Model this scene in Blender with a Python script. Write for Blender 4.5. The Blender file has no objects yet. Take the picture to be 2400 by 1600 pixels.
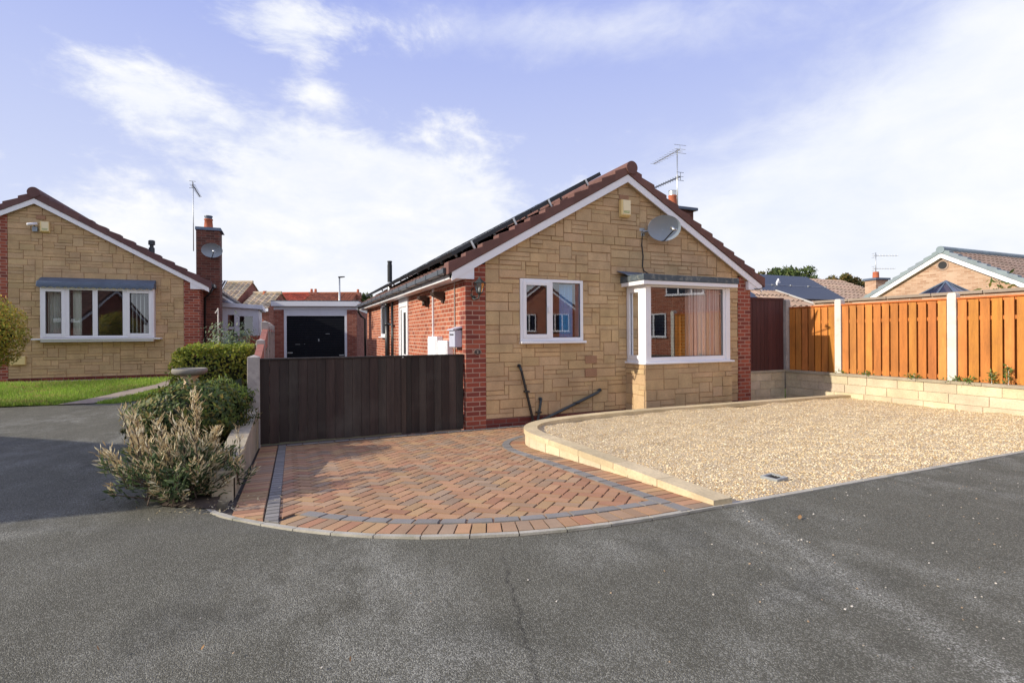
import bpy, bmesh, math, random
import numpy as np
from mathutils import Vector, Matrix
PI = math.pi
SC = bpy.context.scene
COL = SC.collection
# ------------------------------------------------------------------ frame
# World axes follow the main bungalow: X along its gable front, Y away from
# the road, Z up; the road edge is z = 0 and the house corner is the origin.
HEAD = math.radians(23.4)
CAM = (-2.547, -7.724, 1.2)
FPX = 1220.0
SUN_EL = math.radians(25)
SUN_DIR = Vector((-.998*math.cos(SUN_EL), .059*math.cos(SUN_EL), math.sin(SUN_EL)))

def at(u, v, depth):
    """photo pixel (2400x1600) at a given distance from the camera plane -> world point"""
    a, b = u-1200, 783-v
    a, b = a+.006*b, b-.006*a
    X, Z, h = a/FPX*depth, depth, b/FPX*depth
    c, s = math.cos(HEAD), math.sin(HEAD)
    return Vector((CAM[0]+X*c+Z*s, CAM[1]-X*s+Z*c, CAM[2]+h))

# ------------------------------------------------------------------ materials
class NT:
    def __init__(s, name):
        s.m = bpy.data.materials.new(name); s.m.use_nodes = True
        s.t = s.m.node_tree; s.t.nodes.clear()
        s.out = s.t.nodes.new('ShaderNodeOutputMaterial')
    def n(s, typ, ins=None, **kw):
        nd = s.t.nodes.new('ShaderNode'+typ)
        for k, v in kw.items(): setattr(nd, k, v)
        for k, v in (ins or {}).items():
            if isinstance(v, bpy.types.NodeSocket): s.t.links.new(v, nd.inputs[k])
            else: nd.inputs[k].default_value = v
        return nd
    def math(s, op, a, b=0.0, clamp=False):
        return s.n('Math', {0: a, 1: b}, operation=op, use_clamp=clamp).outputs[0]
    def mix(s, f, a, b, mode='MIX'):
        nd = s.t.nodes.new('ShaderNodeMix'); nd.data_type = 'RGBA'; nd.blend_type = mode
        nd.clamp_result = False
        for k, v in ((0, f), (6, a), (7, b)):
            if isinstance(v, bpy.types.NodeSocket): s.t.links.new(v, nd.inputs[k])
            else: nd.inputs[k].default_value = v if k == 0 else (*v[:3], 1)
        return nd.outputs[2]
    def coord(s, kind='Object'):
        return s.n('TexCoord').outputs[kind]
    def noise(s, vec, scale, detail=3, rough=.55, sc3=None):
        if sc3: vec = s.n('Mapping', {'Vector': vec, 'Scale': sc3}).outputs[0]
        return s.n('TexNoise', {'Vector': vec, 'Scale': scale, 'Detail': detail, 'Roughness': rough}).outputs['Fac']
    def ramp(s, f, lo, hi, a=0., b=1.):
        return s.n('MapRange', {'Value': f, 'From Min': lo, 'From Max': hi, 'To Min': a, 'To Max': b}).outputs[0]
    def attr(s, name='tint'):
        return s.n('Attribute', attribute_name=name).outputs['Color']
    def bump(s, h, st=.3, dist=.01):
        return s.n('Bump', {'Height': h, 'Strength': st, 'Distance': dist}).outputs[0]
    def finish(s, col, rough=.6, metal=0., normal=None, spec=.4, **extra):
        p = s.n('BsdfPrincipled', {'Roughness': rough, 'Metallic': metal, 'Specular IOR Level': spec})
        if isinstance(col, bpy.types.NodeSocket): s.t.links.new(col, p.inputs['Base Color'])
        else: p.inputs['Base Color'].default_value = (*col, 1)
        if normal is not None: s.t.links.new(normal, p.inputs['Normal'])
        for k, v in extra.items(): p.inputs[k].default_value = v
        s.t.links.new(p.outputs[0], s.out.inputs[0])
        return s.m

def basic(name, col, rough=.6, var=.18, scale=6, bump=.0, bscale=60, metal=0., spec=.4, tint=False, sc3=None, dirt=None):
    t = NT(name); c = t.coord()
    n1 = t.noise(c, scale, 4, sc3=sc3); n2 = t.noise(c, scale*9, 2, sc3=sc3)
    k = t.math('ADD', t.math('MULTIPLY', n1, .7), t.math('MULTIPLY', n2, .3))
    k = t.ramp(k, .25, .75, 1-var, 1+var)
    b = t.mix(1., col, t.n('CombineColor', {0: k, 1: k, 2: k}).outputs[0], 'MULTIPLY')
    if tint: b = t.mix(1., b, t.attr(), 'MULTIPLY')
    if dirt:
        b = t.mix(t.ramp(t.noise(c, dirt[1], 5), .52, .75, 0, dirt[2]), b, dirt[0])
    nm = t.bump(t.noise(c, bscale, 3, sc3=sc3), bump, .004) if bump else None
    return t.finish(b, rough, metal, nm, spec)

def brick_mat(name, c1, c2, c3, mortar, bw=.225, rh=.075, ms=.006, bump=.5):
    t = NT(name); uv = t.coord('UV')
    bk = t.n('TexBrick', {'Vector': uv, 'Color1': (0, 0, 0, 1), 'Color2': (1, 1, 1, 1), 'Mortar': (.5, .5, .5, 1), 'Scale': 1.,
             'Mortar Size': ms, 'Mortar Smooth': .1, 'Bias': 0., 'Brick Width': bw, 'Row Height': rh}, offset=.5)
    r = t.n('ValToRGB', {'Fac': bk.outputs['Color']})
    e = r.color_ramp.elements; e[0].position = .0; e[0].color = (*c1, 1); e[1].position = 1.; e[1].color = (*c3, 1)
    m_ = e.new(.45); m_.color = (*c2, 1)
    f = t.noise(uv, 90, 3); g = t.noise(uv, 1.3, 4)
    col = t.mix(t.ramp(f, .3, .7, 0, .35), r.outputs[0], [x*.55 for x in c2])
    col = t.mix(bk.outputs['Fac'], col, mortar)
    col = t.mix(t.ramp(g, .35, .75, 0, .35), col, [x*.5 for x in c2])
    h = t.math('SUBTRACT', t.math('MULTIPLY', f, .3), bk.outputs['Fac'])
    return t.finish(col, .85, 0, t.bump(h, bump, .006), .2)

def glass_mat(name, tintc=(1, 1, 1), add=.16):
    t = NT(name)
    tr = t.n('BsdfTransparent', {'Color': (*tintc, 1)}); gl = t.n('BsdfGlossy', {'Color': (.95, .97, 1, 1), 'Roughness': 0.0})
    wob = t.noise(t.coord(), 1.6, 1); t.t.links.new(t.bump(wob, .012, .03), gl.inputs['Normal'])
    f = t.n('Fresnel', {'IOR': 1.5}).outputs[0]
    fac = t.math('ADD', f, add, True)
    mx = t.n('MixShader', {0: fac, 1: tr.outputs[0], 2: gl.outputs[0]})
    t.t.links.new(mx.outputs[0], t.out.inputs[0]); return t.m

def leaf_mat(name, rough=.5, trans=.35, gain=1.0):
    t = NT(name); a = t.attr()
    if gain != 1: a = t.mix(1., a, (gain, gain, gain), 'MULTIPLY')
    p = t.n('BsdfPrincipled', {'Base Color': a, 'Roughness': rough, 'Specular IOR Level': .35})
    tl = t.n('BsdfTranslucent', {'Color': a})
    mx = t.n('MixShader', {0: trans, 1: p.outputs[0], 2: tl.outputs[0]})
    t.t.links.new(mx.outputs[0], t.out.inputs[0]); return t.m

M = {}
M['stone'] = None
def stone_mat(name, base, gain=1., bump=.55):
    t = NT(name); c = t.coord()
    a = t.n('Attribute', attribute_name='tint').outputs['Color']
    n1 = t.noise(c, 3.0, 5); n2 = t.noise(c, 40, 4); n3 = t.noise(c, .9, 3)
    k = t.ramp(n1, .3, .7, .82, 1.16)
    col = t.mix(1., t.mix(1., base, a, 'MULTIPLY'), t.n('CombineColor', {0: k, 1: k, 2: k}).outputs[0], 'MULTIPLY')
    col = t.mix(t.ramp(n2, .45, .75, 0, .35), col, [x*.55 for x in base])
    col = t.mix(t.ramp(n3, .5, .75, 0, .4), col, [x*.62 for x in base])
    return t.finish(col, .9, 0, t.bump(t.math('ADD', n2, t.math('MULTIPLY', t.noise(c, 12, 4), 1.2)), bump, .012), .15)
M['stone'] = stone_mat('reconstituted stone', (.555, .39, .22), bump=.5)
M['stone_far'] = stone_mat('neighbour stone', (.56, .395, .22), bump=.4)
M['wall_stone'] = stone_mat('garden wall stone', (.65, .54, .37), bump=.5)
M['coping'] = stone_mat('stone coping', (.60, .485, .30), bump=.45)
M['coping_grey'] = stone_mat('weathered coping', (.42, .36, .26), bump=.5)
M['mortar'] = basic('stone mortar', (.40, .25, .145), .95, .25, 5)
M['pale_mortar'] = basic('pale mortar', (.58, .48, .33), .95, .2, 5)
M['brick'] = brick_mat('red facing brick', (.27, .075, .045), (.42, .12, .065), (.52, .18, .10), (.60, .45, .34), ms=.0075)
M['brick_pillar'] = brick_mat('red pillar brick', (.19, .055, .045), (.34, .085, .055), (.46, .13, .075), (.44, .28, .21), ms=.0085)
M['brick_dark'] = brick_mat('plinth brick', (.14, .035, .03), (.20, .05, .038), (.27, .07, .05), (.22, .14, .12))
M['brick_chimney'] = brick_mat('weathered chimney brick', (.10, .045, .036), (.16, .06, .045), (.22, .085, .06), (.20, .14, .11))
M['brick_far'] = brick_mat('garage brick', (.22, .07, .05), (.33, .10, .07), (.42, .16, .11), (.34, .24, .19))
M['brick_tan'] = brick_mat('tan brick', (.42, .24, .15), (.56, .36, .24), (.66, .47, .33), (.58, .43, .31), ms=.008)
M['vent'] = brick_mat('air brick', (.05, .03, .02), (.05, .03, .02), (.06, .03, .02), (.56, .32, .19), bw=.02, rh=.018, ms=.0045, bump=.2)
M['white'] = basic('white upvc', (.84, .84, .86), .32, .03, 3, spec=.5)
M['white_paint'] = basic('white painted board', (.74, .76, .82), .45, .06, 3)
M['gasket'] = basic('black rubber gasket', (.02, .02, .022), .6)
M['tile_brown'] = basic('brown concrete tile', (.15, .073, .059), .8, .22, 5, .3, 80, tint=True)
M['tile_roof'] = basic('roof tile', (.16, .085, .066), .85, .25, 4, .3, 60, tint=True)
M['tile_purple'] = basic('plum concrete tile', (.135, .07, .066), .8, .22, 5, .3, 80, tint=True)
M['tile_tan'] = basic('tan pantile', (.36, .26, .20), .85, .2, 3, .2, 60, tint=True)
M['tile_mid'] = basic('mid brown tile', (.27, .19, .145), .85, .25, 3, .2, 60, tint=True)
M['soffit_tan'] = basic('tan soffit board', (.44, .34, .22), .7, .1, 3)
M['tile_cream'] = basic('weathered cream tile', (.52, .42, .29), .85, .25, 3, .2, 60, tint=True)
M['tile_red'] = basic('orange red tile', (.52, .12, .06), .85, .15, 2, .2, 60, tint=True)
M['tile_rust'] = basic('rust brown tile', (.34, .12, .06), .85, .3, 2, .2, 60, tint=True)
M['tile_grey'] = basic('grey verge tile', (.24, .29, .31), .7, .15, 3, tint=True)
M['terracotta'] = basic('terracotta pot', (.46, .13, .06), .75, .2, 8)
M['black_plastic'] = basic('black plastic', (.018, .02, .022), .35, .2, 4, spec=.5)
M['gutter'] = basic('grey black gutter', (.035, .042, .05), .3, .3, 3, spec=.6)
M['grey_pipe'] = basic('dark grey pipe', (.05, .06, .065), .4, .3, 6)
M['lead'] = basic('sheet lead', (.10, .135, .19), .5, .3, 3, .3, 15)
M['felt'] = basic('mineral roofing felt', (.075, .095, .11), .7, .3, 8, .4, 120, dirt=((.4, .4, .34), 14, .5))
M['solar'] = basic('solar cell glass', (.012, .016, .032), .12, .2, 2, spec=.7)
M['solar_sheet'] = basic('matt solar sheet', (.045, .055, .075), .45, .15, .8, spec=.4)
M['alu'] = basic('aluminium', (.62, .63, .60), .35, .1, 5, metal=.9)
M['galv'] = basic('galvanised steel', (.45, .47, .48), .45, .2, 10, metal=.7)
M['dish'] = basic('grey dish paint', (.28, .33, .38), .42, .08, 4, spec=.5)
M['wood_dark'] = basic('dark stained timber', (.036, .028, .0225), .75, .55, 2.2, .5, 60, tint=True, sc3=(5, 5, .35), dirt=((.11, .095, .08), 1.5, .45))
M['wood_brown'] = basic('red brown timber', (.078, .024, .021), .7, .3, 3, .4, 60, tint=True, sc3=(5, 5, .4))
M['wood_orange'] = basic('orange stained timber', (.54, .20, .042), .7, .38, 3, .4, 60, tint=True, sc3=(4, 4, .45), dirt=((.34, .12, .03), 3, .55))
M['wood_terra'] = basic('terracotta stained timber', (.33, .125, .085), .8, .3, 3, .4, 60, tint=True, sc3=(4, 4, .45))
M['concrete'] = basic('concrete post', (.42, .38, .34), .9, .25, 5, .5, 80, dirt=((.24, .2, .2), 9, .6))
M['concrete_white'] = basic('pale concrete post', (.66, .63, .56), .85, .15, 4, .3, 60, dirt=((.42, .39, .32), 7, .5))
M['kerb'] = basic('pale kerb concrete', (.42, .39, .32), .9, .28, 7, .5, 90, dirt=((.16, .17, .08), 6, .5))
M['slab'] = basic('path slab', (.33, .265, .205), .9, .2, 4, .3, 80)
M['paver'] = basic('block paving', (.60, .60, .60), .88, .14, 5, .35, 150, tint=True)
M['sand'] = basic('dark joint sand', (.065, .052, .042), .95, .3, 30)
M['soil'] = basic('bed soil', (.07, .05, .035), .95, .4, 10, .6, 60)
M['curtain_blue'] = basic('blue blind fabric', (.22, .62, .95), .8, .1, 2)
M['curtain_cream'] = basic('cream striped curtain', (.92, .88, .86), .85, .1, 3, tint=True)
M['curtain_green'] = basic('sage net curtain', (.68, .75, .68), .85, .1, 3, tint=True)
M['interior'] = basic('interior plaster', (.22, .2, .18), .9, .1, 2)
M['glass'] = glass_mat('window glass', add=.15)
M['cons_glass'] = glass_mat('tinted roof glass', (.42, .36, .34), add=.03)
M['glass_far'] = glass_mat('neighbour glass', add=.11)
M['lamp_glass'] = glass_mat('lantern glass', (.9, .92, .9), .3)
M['cream'] = basic('yellowed alarm plastic', (.80, .62, .28), .5, .08, 4)
M['cream_face'] = basic('cream alarm face', (.86, .74, .47), .45, .05, 4)
M['green_print'] = basic('faded green print', (.30, .38, .14), .6, .1, 4)
M['dark_metal'] = basic('dark lantern metal', (.05, .058, .055), .45, .3, 20, metal=.3)
M['flood'] = basic('bronze floodlight', (.05, .032, .022), .5, .2, 10)
M['letterbox'] = basic('grey letterbox', (.50, .52, .62), .5, .08, 5)
M['garage_door'] = basic('black garage door', (.004, .005, .009), .6, .4, 3, .1, 30, spec=.15, dirt=((.03, .035, .04), 8, .2))
M['plaque'] = basic('carved plaque', (.26, .17, .13), .7, .3, 30, .4, 60)
M['plaque_dark'] = basic('plaque recess', (.06, .045, .04), .6, .2, 30)
M['plaque_num'] = basic('plaque numeral', (.50, .42, .34), .6, .2, 30)
M['bath'] = basic('mossy bowl stone', (.26, .24, .20), .95, .35, 12, .8, 50, dirt=((.08, .085, .06), 12, .7))
M['bath_ped'] = basic('cast stone pedestal', (.62, .46, .30), .9, .15, 9, .3, 60)
M['bark'] = basic('bark', (.10, .07, .05), .9, .3, 6, .6, 30, sc3=(3, 3, .5))
M['green_blob'] = basic('green print', (.1, .3, .2), .6)
M['drain_frame'] = basic('grey drain frame', (.30, .31, .30), .6, .2, 20)
M['red_gate'] = basic('red brown garden gate', (.22, .05, .03), .7, .3, 4, tint=False)
M['leaf'] = leaf_mat('garden leaf')
M['leaf_far'] = leaf_mat('far leaf', .7, .3)
M['straw'] = leaf_mat('dry straw blades', .8, .25)
M['grass_blade'] = leaf_mat('grass blade', .6, .45)
M['petal'] = basic('dead leaf', (.36, .2, .08), .8, .3, 30)

def asphalt():
    t = NT('asphalt'); c = t.coord()
    v = t.n('TexVoronoi', {'Vector': c, 'Scale': 210.}); cell = t.n('SeparateColor', {0: v.outputs['Color']}).outputs[0]
    n0 = t.noise(c, .55, 4, .6); n1 = t.noise(c, 2.6, 6, .68, sc3=(1.25, .75, 1)); n2 = t.noise(c, 60, 3); n3 = t.noise(c, 260, 2)
    wear = t.math('MULTIPLY', t.ramp(n0, .44, .66), t.ramp(n1, .44, .62), True)
    # tyre-worn band running diagonally across the road
    xyz = t.n('SeparateXYZ', {0: c})
    dist = t.math('ADD', xyz.outputs[0], t.math('MULTIPLY', xyz.outputs[1], -.3))
    dist = t.math('ADD', dist, t.math('MULTIPLY', t.math('SUBTRACT', n1, .5), .30))
    band = t.math('SUBTRACT', 1., t.math('ABSOLUTE', t.math('MULTIPLY', t.math('SUBTRACT', dist, 1.77), 6.5)), True)
    band = t.math('MULTIPLY', band, t.ramp(n2, .35, .6))
    band = t.math('MULTIPLY', band, t.ramp(n1, .3, .5))
    d2 = t.math('ADD', t.math('POWER', t.math('ADD', xyz.outputs[0], 2.18), 2.), t.math('MULTIPLY', t.math('POWER', t.math('ADD', xyz.outputs[1], 5.25), 2.), .45))
    d3 = t.math('ADD', t.math('POWER', t.math('ADD', xyz.outputs[0], .95), 2.), t.math('MULTIPLY', t.math('POWER', t.math('ADD', xyz.outputs[1], 5.25), 2.), 2.))
    d2 = t.math('MINIMUM', d2, t.math('ADD', d3, .08))
    spot = t.math('MULTIPLY', t.math('SUBTRACT', .75, t.math('MULTIPLY', d2, 2.6), True), t.ramp(n1, .35, .6))
    wear = t.math('MAXIMUM', t.math('MAXIMUM', t.math('MULTIPLY', wear, .7), t.math('MULTIPLY', band, .95)), t.math('MULTIPLY', spot, .8), True)
    base = t.mix(t.ramp(n1, .3, .7), (.092, .087, .066), (.130, .123, .094))
    base = t.mix(t.ramp(n0, .3, .7, 0, .5), base, (.115, .11, .084))
    agg = t.mix(t.ramp(cell, .2, 1.), (.055, .053, .042), (.42, .41, .34))
    f = t.math('MULTIPLY', t.ramp(cell, .35, 1.), .48)
    col = t.mix(f, base, agg)
    worn = t.mix(t.ramp(cell, .25, .9), (.15, .146, .124), (.62, .61, .53))
    col = t.mix(t.math('MULTIPLY', wear, .72), col, worn)
    ln = t.math('ADD', t.math('ADD', xyz.outputs[0], t.math('MULTIPLY', xyz.outputs[1], -.285)), t.math('MULTIPLY', t.math('SUBTRACT', t.noise(c, 7, 4), .5), .12))
    ln = t.math('SUBTRACT', 1., t.math('MULTIPLY', t.math('ABSOLUTE', t.math('SUBTRACT', ln, -.02)), 60.), True)
    ln = t.math('MULTIPLY', ln, t.math('MULTIPLY', t.ramp(xyz.outputs[1], -4.9, -5.3), t.ramp(n2, .35, .55)))
    col = t.mix(t.math('MULTIPLY', ln, .6), col, (.03, .028, .025))
    stain = t.math('MULTIPLY', t.ramp(t.noise(c, 1.1, 3), .56, .7), .35)
    col = t.mix(stain, col, (.055, .054, .045))
    h = t.math('ADD', t.math('MULTIPLY', v.outputs['Distance'], -1.2), t.math('MULTIPLY', n3, .5))
    return t.finish(col, .9, 0, t.bump(h, .6, .008), .15)
M['asphalt'] = asphalt()

def gravel_m():
    t = NT('gravel'); c = t.coord()
    v = t.n('TexVoronoi', {'Vector': c, 'Scale': 95.})
    s = t.n('SeparateColor', {0: v.outputs['Color']})
    r = t.n('ValToRGB', {'Fac': s.outputs[0]}); e = r.color_ramp.elements
    e[0].color = (.50, .34, .16, 1); e[1].color = (.95, .82, .58, 1)
    for p, q in ((.25, (.74, .56, .32)), (.5, (.86, .70, .45)), (.75, (.80, .645, .43))): x = e.new(p); x.color = (*q, 1)
    n1 = t.noise(c, 3.5, 4)
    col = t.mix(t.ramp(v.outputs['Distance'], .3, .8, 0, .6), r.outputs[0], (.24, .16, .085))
    col = t.mix(t.ramp(n1, .5, .72, 0, .45), col, (.40, .27, .14))
    return t.finish(col, .8, 0, t.bump(t.math('MULTIPLY', v.outputs['Distance'], -1.), .9, .012), .25)
M['gravel'] = gravel_m()
M['pebble'] = basic('pebble', (.80, .80, .80), .7, .1, 20, tint=True)

def grass_m():
    t = NT('lawn'); c = t.coord()
    n1 = t.noise(c, 2.2, 5); n2 = t.noise(c, 70, 3)
    col = t.mix(t.ramp(n1, .3, .7), (.14, .21, .025), (.24, .29, .05))
    col = t.mix(t.ramp(n2, .35, .75, 0, .6), col, (.05, .08, .015))
    return t.finish(col, .9, 0, t.bump(n2, .8, .03), .1)
M['grass'] = grass_m()
M['ground'] = basic('rough ground', (.12, .13, .06), .95, .4, .5, .3, 20)

# ------------------------------------------------------------------ mesh builder
class MB:
    def __init__(s): s.v = []; s.f = []; s.t = []; s.mi = []; s.uv = {}
    def face(s, pts, tint=(1, 1, 1), mi=0, uv=None):
        i = len(s.v); s.v += [tuple(p) for p in pts]
        if uv: s.uv[len(s.f)] = uv
        s.f.append(tuple(range(i, i+len(pts)))); s.t.append(tint); s.mi.append(mi)
    def hexa(s, p, tint=(1, 1, 1), mi=0):
        """8 corners: bottom ring 0-3 (ccw from above), top ring 4-7"""
        i = len(s.v); s.v += [tuple(q) for q in p]
        for f in ((3, 2, 1, 0), (4, 5, 6, 7), (0, 1, 5, 4), (1, 2, 6, 5), (2, 3, 7, 6), (3, 0, 4, 7)):
            s.f.append(tuple(i+k for k in f)); s.t.append(tint); s.mi.append(mi)
    def box(s, x0, x1, y0, y1, z0, z1, tint=(1, 1, 1), mi=0):
        s.hexa([(x0, y0, z0), (x1, y0, z0), (x1, y1, z0), (x0, y1, z0), (x0, y0, z1), (x1, y0, z1), (x1, y1, z1), (x0, y1, z1)], tint, mi)
    def prism(s, poly, off, tint=(1, 1, 1), mi=0):
        """extrude a 3D polygon by vector off"""
        n = len(poly); i = len(s.v); off = Vector(off)
        s.v += [tuple(p) for p in poly] + [tuple(Vector(p)+off) for p in poly]
        s.f.append(tuple(range(i, i+n))); s.f.append(tuple(range(i+2*n-1, i+n-1, -1)))
        for k in range(n): s.f.append((i+(k+1) % n, i+k, i+n+k, i+n+(k+1) % n))
        s.t += [tint]*(n+2); s.mi += [mi]*(n+2)
    def tube(s, pts, r, seg=8, tint=(1, 1, 1), mi=0, cap=True):
        pts = [Vector(p) for p in pts]; rs = r if isinstance(r, (list, tuple)) else [r]*len(pts)
        i = len(s.v); up = None
        for k, p in enumerate(pts):
            d = (pts[min(k+1, len(pts)-1)]-pts[max(k-1, 0)]).normalized()
            a = d.cross(Vector((0, 0, 1)))
            if a.length < .05: a = d.cross(Vector((1, 0, 0)))
            a.normalize(); b = d.cross(a)
            for j in range(seg):
                q = 2*PI*j/seg; s.v.append(tuple(p+a*math.cos(q)*rs[k]+b*math.sin(q)*rs[k]))
        for k in range(len(pts)-1):
            for j in range(seg):
                s.f.append((i+k*seg+j, i+k*seg+(j+1) % seg, i+(k+1)*seg+(j+1) % seg, i+(k+1)*seg+j)); s.t.append(tint); s.mi.append(mi)
        if cap:
            s.f.append(tuple(i+j for j in reversed(range(seg)))); s.t.append(tint); s.mi.append(mi)
            s.f.append(tuple(i+(len(pts)-1)*seg+j for j in range(seg))); s.t.append(tint); s.mi.append(mi)
    def lathe(s, prof, c=(0, 0, 0), seg=24, tint=(1, 1, 1), mi=0):
        i = len(s.v)
        for (r, z) in prof:
            for j in range(seg):
                q = 2*PI*j/seg; s.v.append((c[0]+r*math.cos(q), c[1]+r*math.sin(q), c[2]+z))
        for k in range(len(prof)-1):
            for j in range(seg):
                s.f.append((i+k*seg+j, i+k*seg+(j+1) % seg, i+(k+1)*seg+(j+1) % seg, i+(k+1)*seg+j)); s.t.append(tint); s.mi.append(mi)
    def build(s, name, mat, parent=None, smooth=False, bevel=0., loc=None):
        me = bpy.data.meshes.new(name); me.from_pydata(s.v, [], s.f); me.update()
        mats = mat if isinstance(mat, (list, tuple)) else [mat]
        for m in mats: me.materials.append(M[m] if isinstance(m, str) else m)
        me.polygons.foreach_set('material_index', s.mi)
        a = me.attributes.new('tint', 'FLOAT_COLOR', 'FACE')
        a.data.foreach_set('color', np.array([(*t, 1.) for t in s.t], dtype=np.float32).ravel())
        uvl = me.uv_layers.new(name='UVMap'); out = np.zeros((len(me.loops), 2), dtype=np.float32)
        for p in me.polygons:
            n = p.normal; ax = max(range(3), key=lambda k: abs(n[k])+(.01 if k == 1 else 0)); cu = s.uv.get(p.index)
            for q, li in enumerate(p.loop_indices):
                if cu: out[li] = cu[q]; continue
                co = me.vertices[me.loops[li].vertex_index].co
                out[li] = (co[1], co[2]) if ax == 0 else (co[0], co[2]) if ax == 1 else (co[0], co[1])
        uvl.data.foreach_set('uv', out.ravel())
        if smooth: me.polygons.foreach_set('use_smooth', [True]*len(me.polygons))
        o = bpy.data.objects.new(name, me); COL.objects.link(o)
        if parent is not None: o.parent = parent
        if loc is not None: o.location = loc
        if bevel:
            b = o.modifiers.new('bevel', 'BEVEL'); b.width = bevel; b.segments = 2; b.limit_method = 'ANGLE'; b.angle_limit = math.radians(40)
        return o

def tag(o, label=None, cat=None, group=None, kind=None):
    for k, v in (('label', label), ('category', cat), ('group', group), ('kind', kind)):
        if v: o[k] = v
    return o
def thing(name, label, cat, loc=(0, 0, 0), rz=0., group=None):
    o = bpy.data.objects.new(name, None); COL.objects.link(o); o.location = loc; o.rotation_euler = (0, 0, rz)
    o.empty_display_size = .2
    return tag(o, label, cat, group)
def copy_tree(o, parent=None):
    c = o.copy(); COL.objects.link(c)
    if parent is not None: c.parent = parent
    for ch in list(o.children): copy_tree(ch, c)
    return c
def box_part(name, mat, parent, *b, bevel=.0, tint=(1, 1, 1)):
    m = MB(); m.box(*b, tint); return m.build(name, mat, parent, bevel=bevel)
R = random.Random(11)
def jit(v=.1, base=1., hue=.03):
    k = base*(1+R.uniform(-v, v)); return (k*(1+R.uniform(-hue, hue)), k, k*(1+R.uniform(-hue, hue)))

# ------------------------------------------------------------------ polygon helpers
def clip(poly, a, b, c):
    """keep a*x+b*z<=c"""
    out = []
    for i, p in enumerate(poly):
        q = poly[(i+1) % len(poly)]; dp = a*p[0]+b*p[1]-c; dq = a*q[0]+b*q[1]-c
        if dp <= 0: out.append(p)
        if (dp < 0 < dq) or (dq < 0 < dp):
            k = dp/(dp-dq); out.append((p[0]+k*(q[0]-p[0]), p[1]+k*(q[1]-p[1])))
    return out
def sub_rects(r, holes):
    rs = [r]
    for h in holes:
        nx = []
        for (x0, x1, z0, z1) in rs:
            if h[0] >= x1 or h[1] <= x0 or h[2] >= z1 or h[3] <= z0: nx.append((x0, x1, z0, z1)); continue
            if z0 < h[2]: nx.append((x0, x1, z0, h[2]))
            if z1 > h[3]: nx.append((x0, x1, h[3], z1))
            a, b = max(z0, h[2]), min(z1, h[3])
            if x0 < h[0]: nx.append((x0, h[0], a, b))
            if x1 > h[1]: nx.append((h[1], x1, a, b))
        rs = nx
    return rs
def ashlar(x0, x1, z0, z1, rng, mod=.074, cw=.078):
    nc, nr = max(2, round((x1-x0)/cw)), max(1, round((z1-z0)/mod)); cw = (x1-x0)/nc; mod = (z1-z0)/nr
    occ = [[0]*nc for _ in range(nr)]; out = []
    for j in range(nr):
        i = 0
        while i < nc:
            if occ[j][i]: i += 1; continue
            h = rng.choice((1, 1, 1, 1, 2, 2, 2, 3)); w = rng.choice((3, 4, 5, 6, 7)) if h == 1 else rng.choice((3, 4, 5, 5, 6)) if h == 2 else rng.choice((2, 3, 3, 4))
            free = 0
            while i+free < nc and not occ[j][i+free] and free < w: free += 1
            w = free
            if nc-(i+w) == 1: w += 0 if occ[j][i+w] else 1
            if w <= 1: h = min(h, 2)
            h = min(h, nr-j)
            while h > 1 and any(occ[j+h-1][i+k] for k in range(w)): h -= 1
            for a in range(h):
                for b in range(w): occ[j+a][i+b] = 1
            out.append((x0+i*cw, x0+(i+w)*cw, z0+j*mod, z0+(j+h)*mod)); i += w
    return out
def stone_face(mb, x0, x1, z0, z1, y, holes=(), halfs=(), rng=None, to=lambda x, z, d: (x, d, z), joint=.0032, mod=.074, var=.075):
    """ashlar blocks on plane y facing -y; 'to' maps (x,z,depth) to 3D"""
    rng = rng or R
    for rc in ashlar(x0, x1, z0, z1, rng, mod):
        tn = rng.uniform(1-var, 1+var); tint = (tn*rng.uniform(.97, 1.03), tn, tn*rng.uniform(.93, 1.05)); pr = rng.uniform(.005, .020)
        for (a, b, c, d) in sub_rects(rc, holes):
            if b-a < .02 or d-c < .02: continue
            p = [(a+joint, c+joint), (b-joint, c+joint), (b-joint, d-joint), (a+joint, d-joint)]
            for h in halfs: p = clip(p, *h) if len(p) > 2 else p
            if len(p) < 3: continue
            cx = sum(q[0] for q in p)/len(p); cz = sum(q[1] for q in p)/len(p)
            inner = [(q[0]+(cx-q[0])*.0+math.copysign(min(.004, abs(cx-q[0])), cx-q[0]), q[1]+math.copysign(min(.004, abs(cz-q[1])), cz-q[1])) for q in p]
            mb.face([to(q[0], q[1], y-pr) for q in inner], tint)
            for k in range(len(p)):
                k2 = (k+1) % len(p)
                mb.face([to(*p[k], y), to(*p[k2], y), to(*inner[k2], y-pr), to(*inner[k], y-pr)], tint)
    for rc in sub_rects((x0, x1, z0, z1), holes):
        p = [(rc[0], rc[2]), (rc[1], rc[2]), (rc[1], rc[3]), (rc[0], rc[3])]
        for h in halfs: p = clip(p, *h) if len(p) > 2 else p
        if len(p) > 2: mb.face([to(q[0], q[1], y) for q in p], mi=1)

def wall_with_holes(mb, x0, x1, z0, z1, y, holes=(), halfs=(), mi=0):
    for rc in sub_rects((x0, x1, z0, z1), holes):
        p = [(rc[0], rc[2]), (rc[1], rc[2]), (rc[1], rc[3]), (rc[0], rc[3])]
        for h in halfs: p = clip(p, *h) if len(p) > 2 else p
        if len(p) > 2: mb.face([(q[0], y, q[1]) for q in p], mi=mi)

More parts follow.
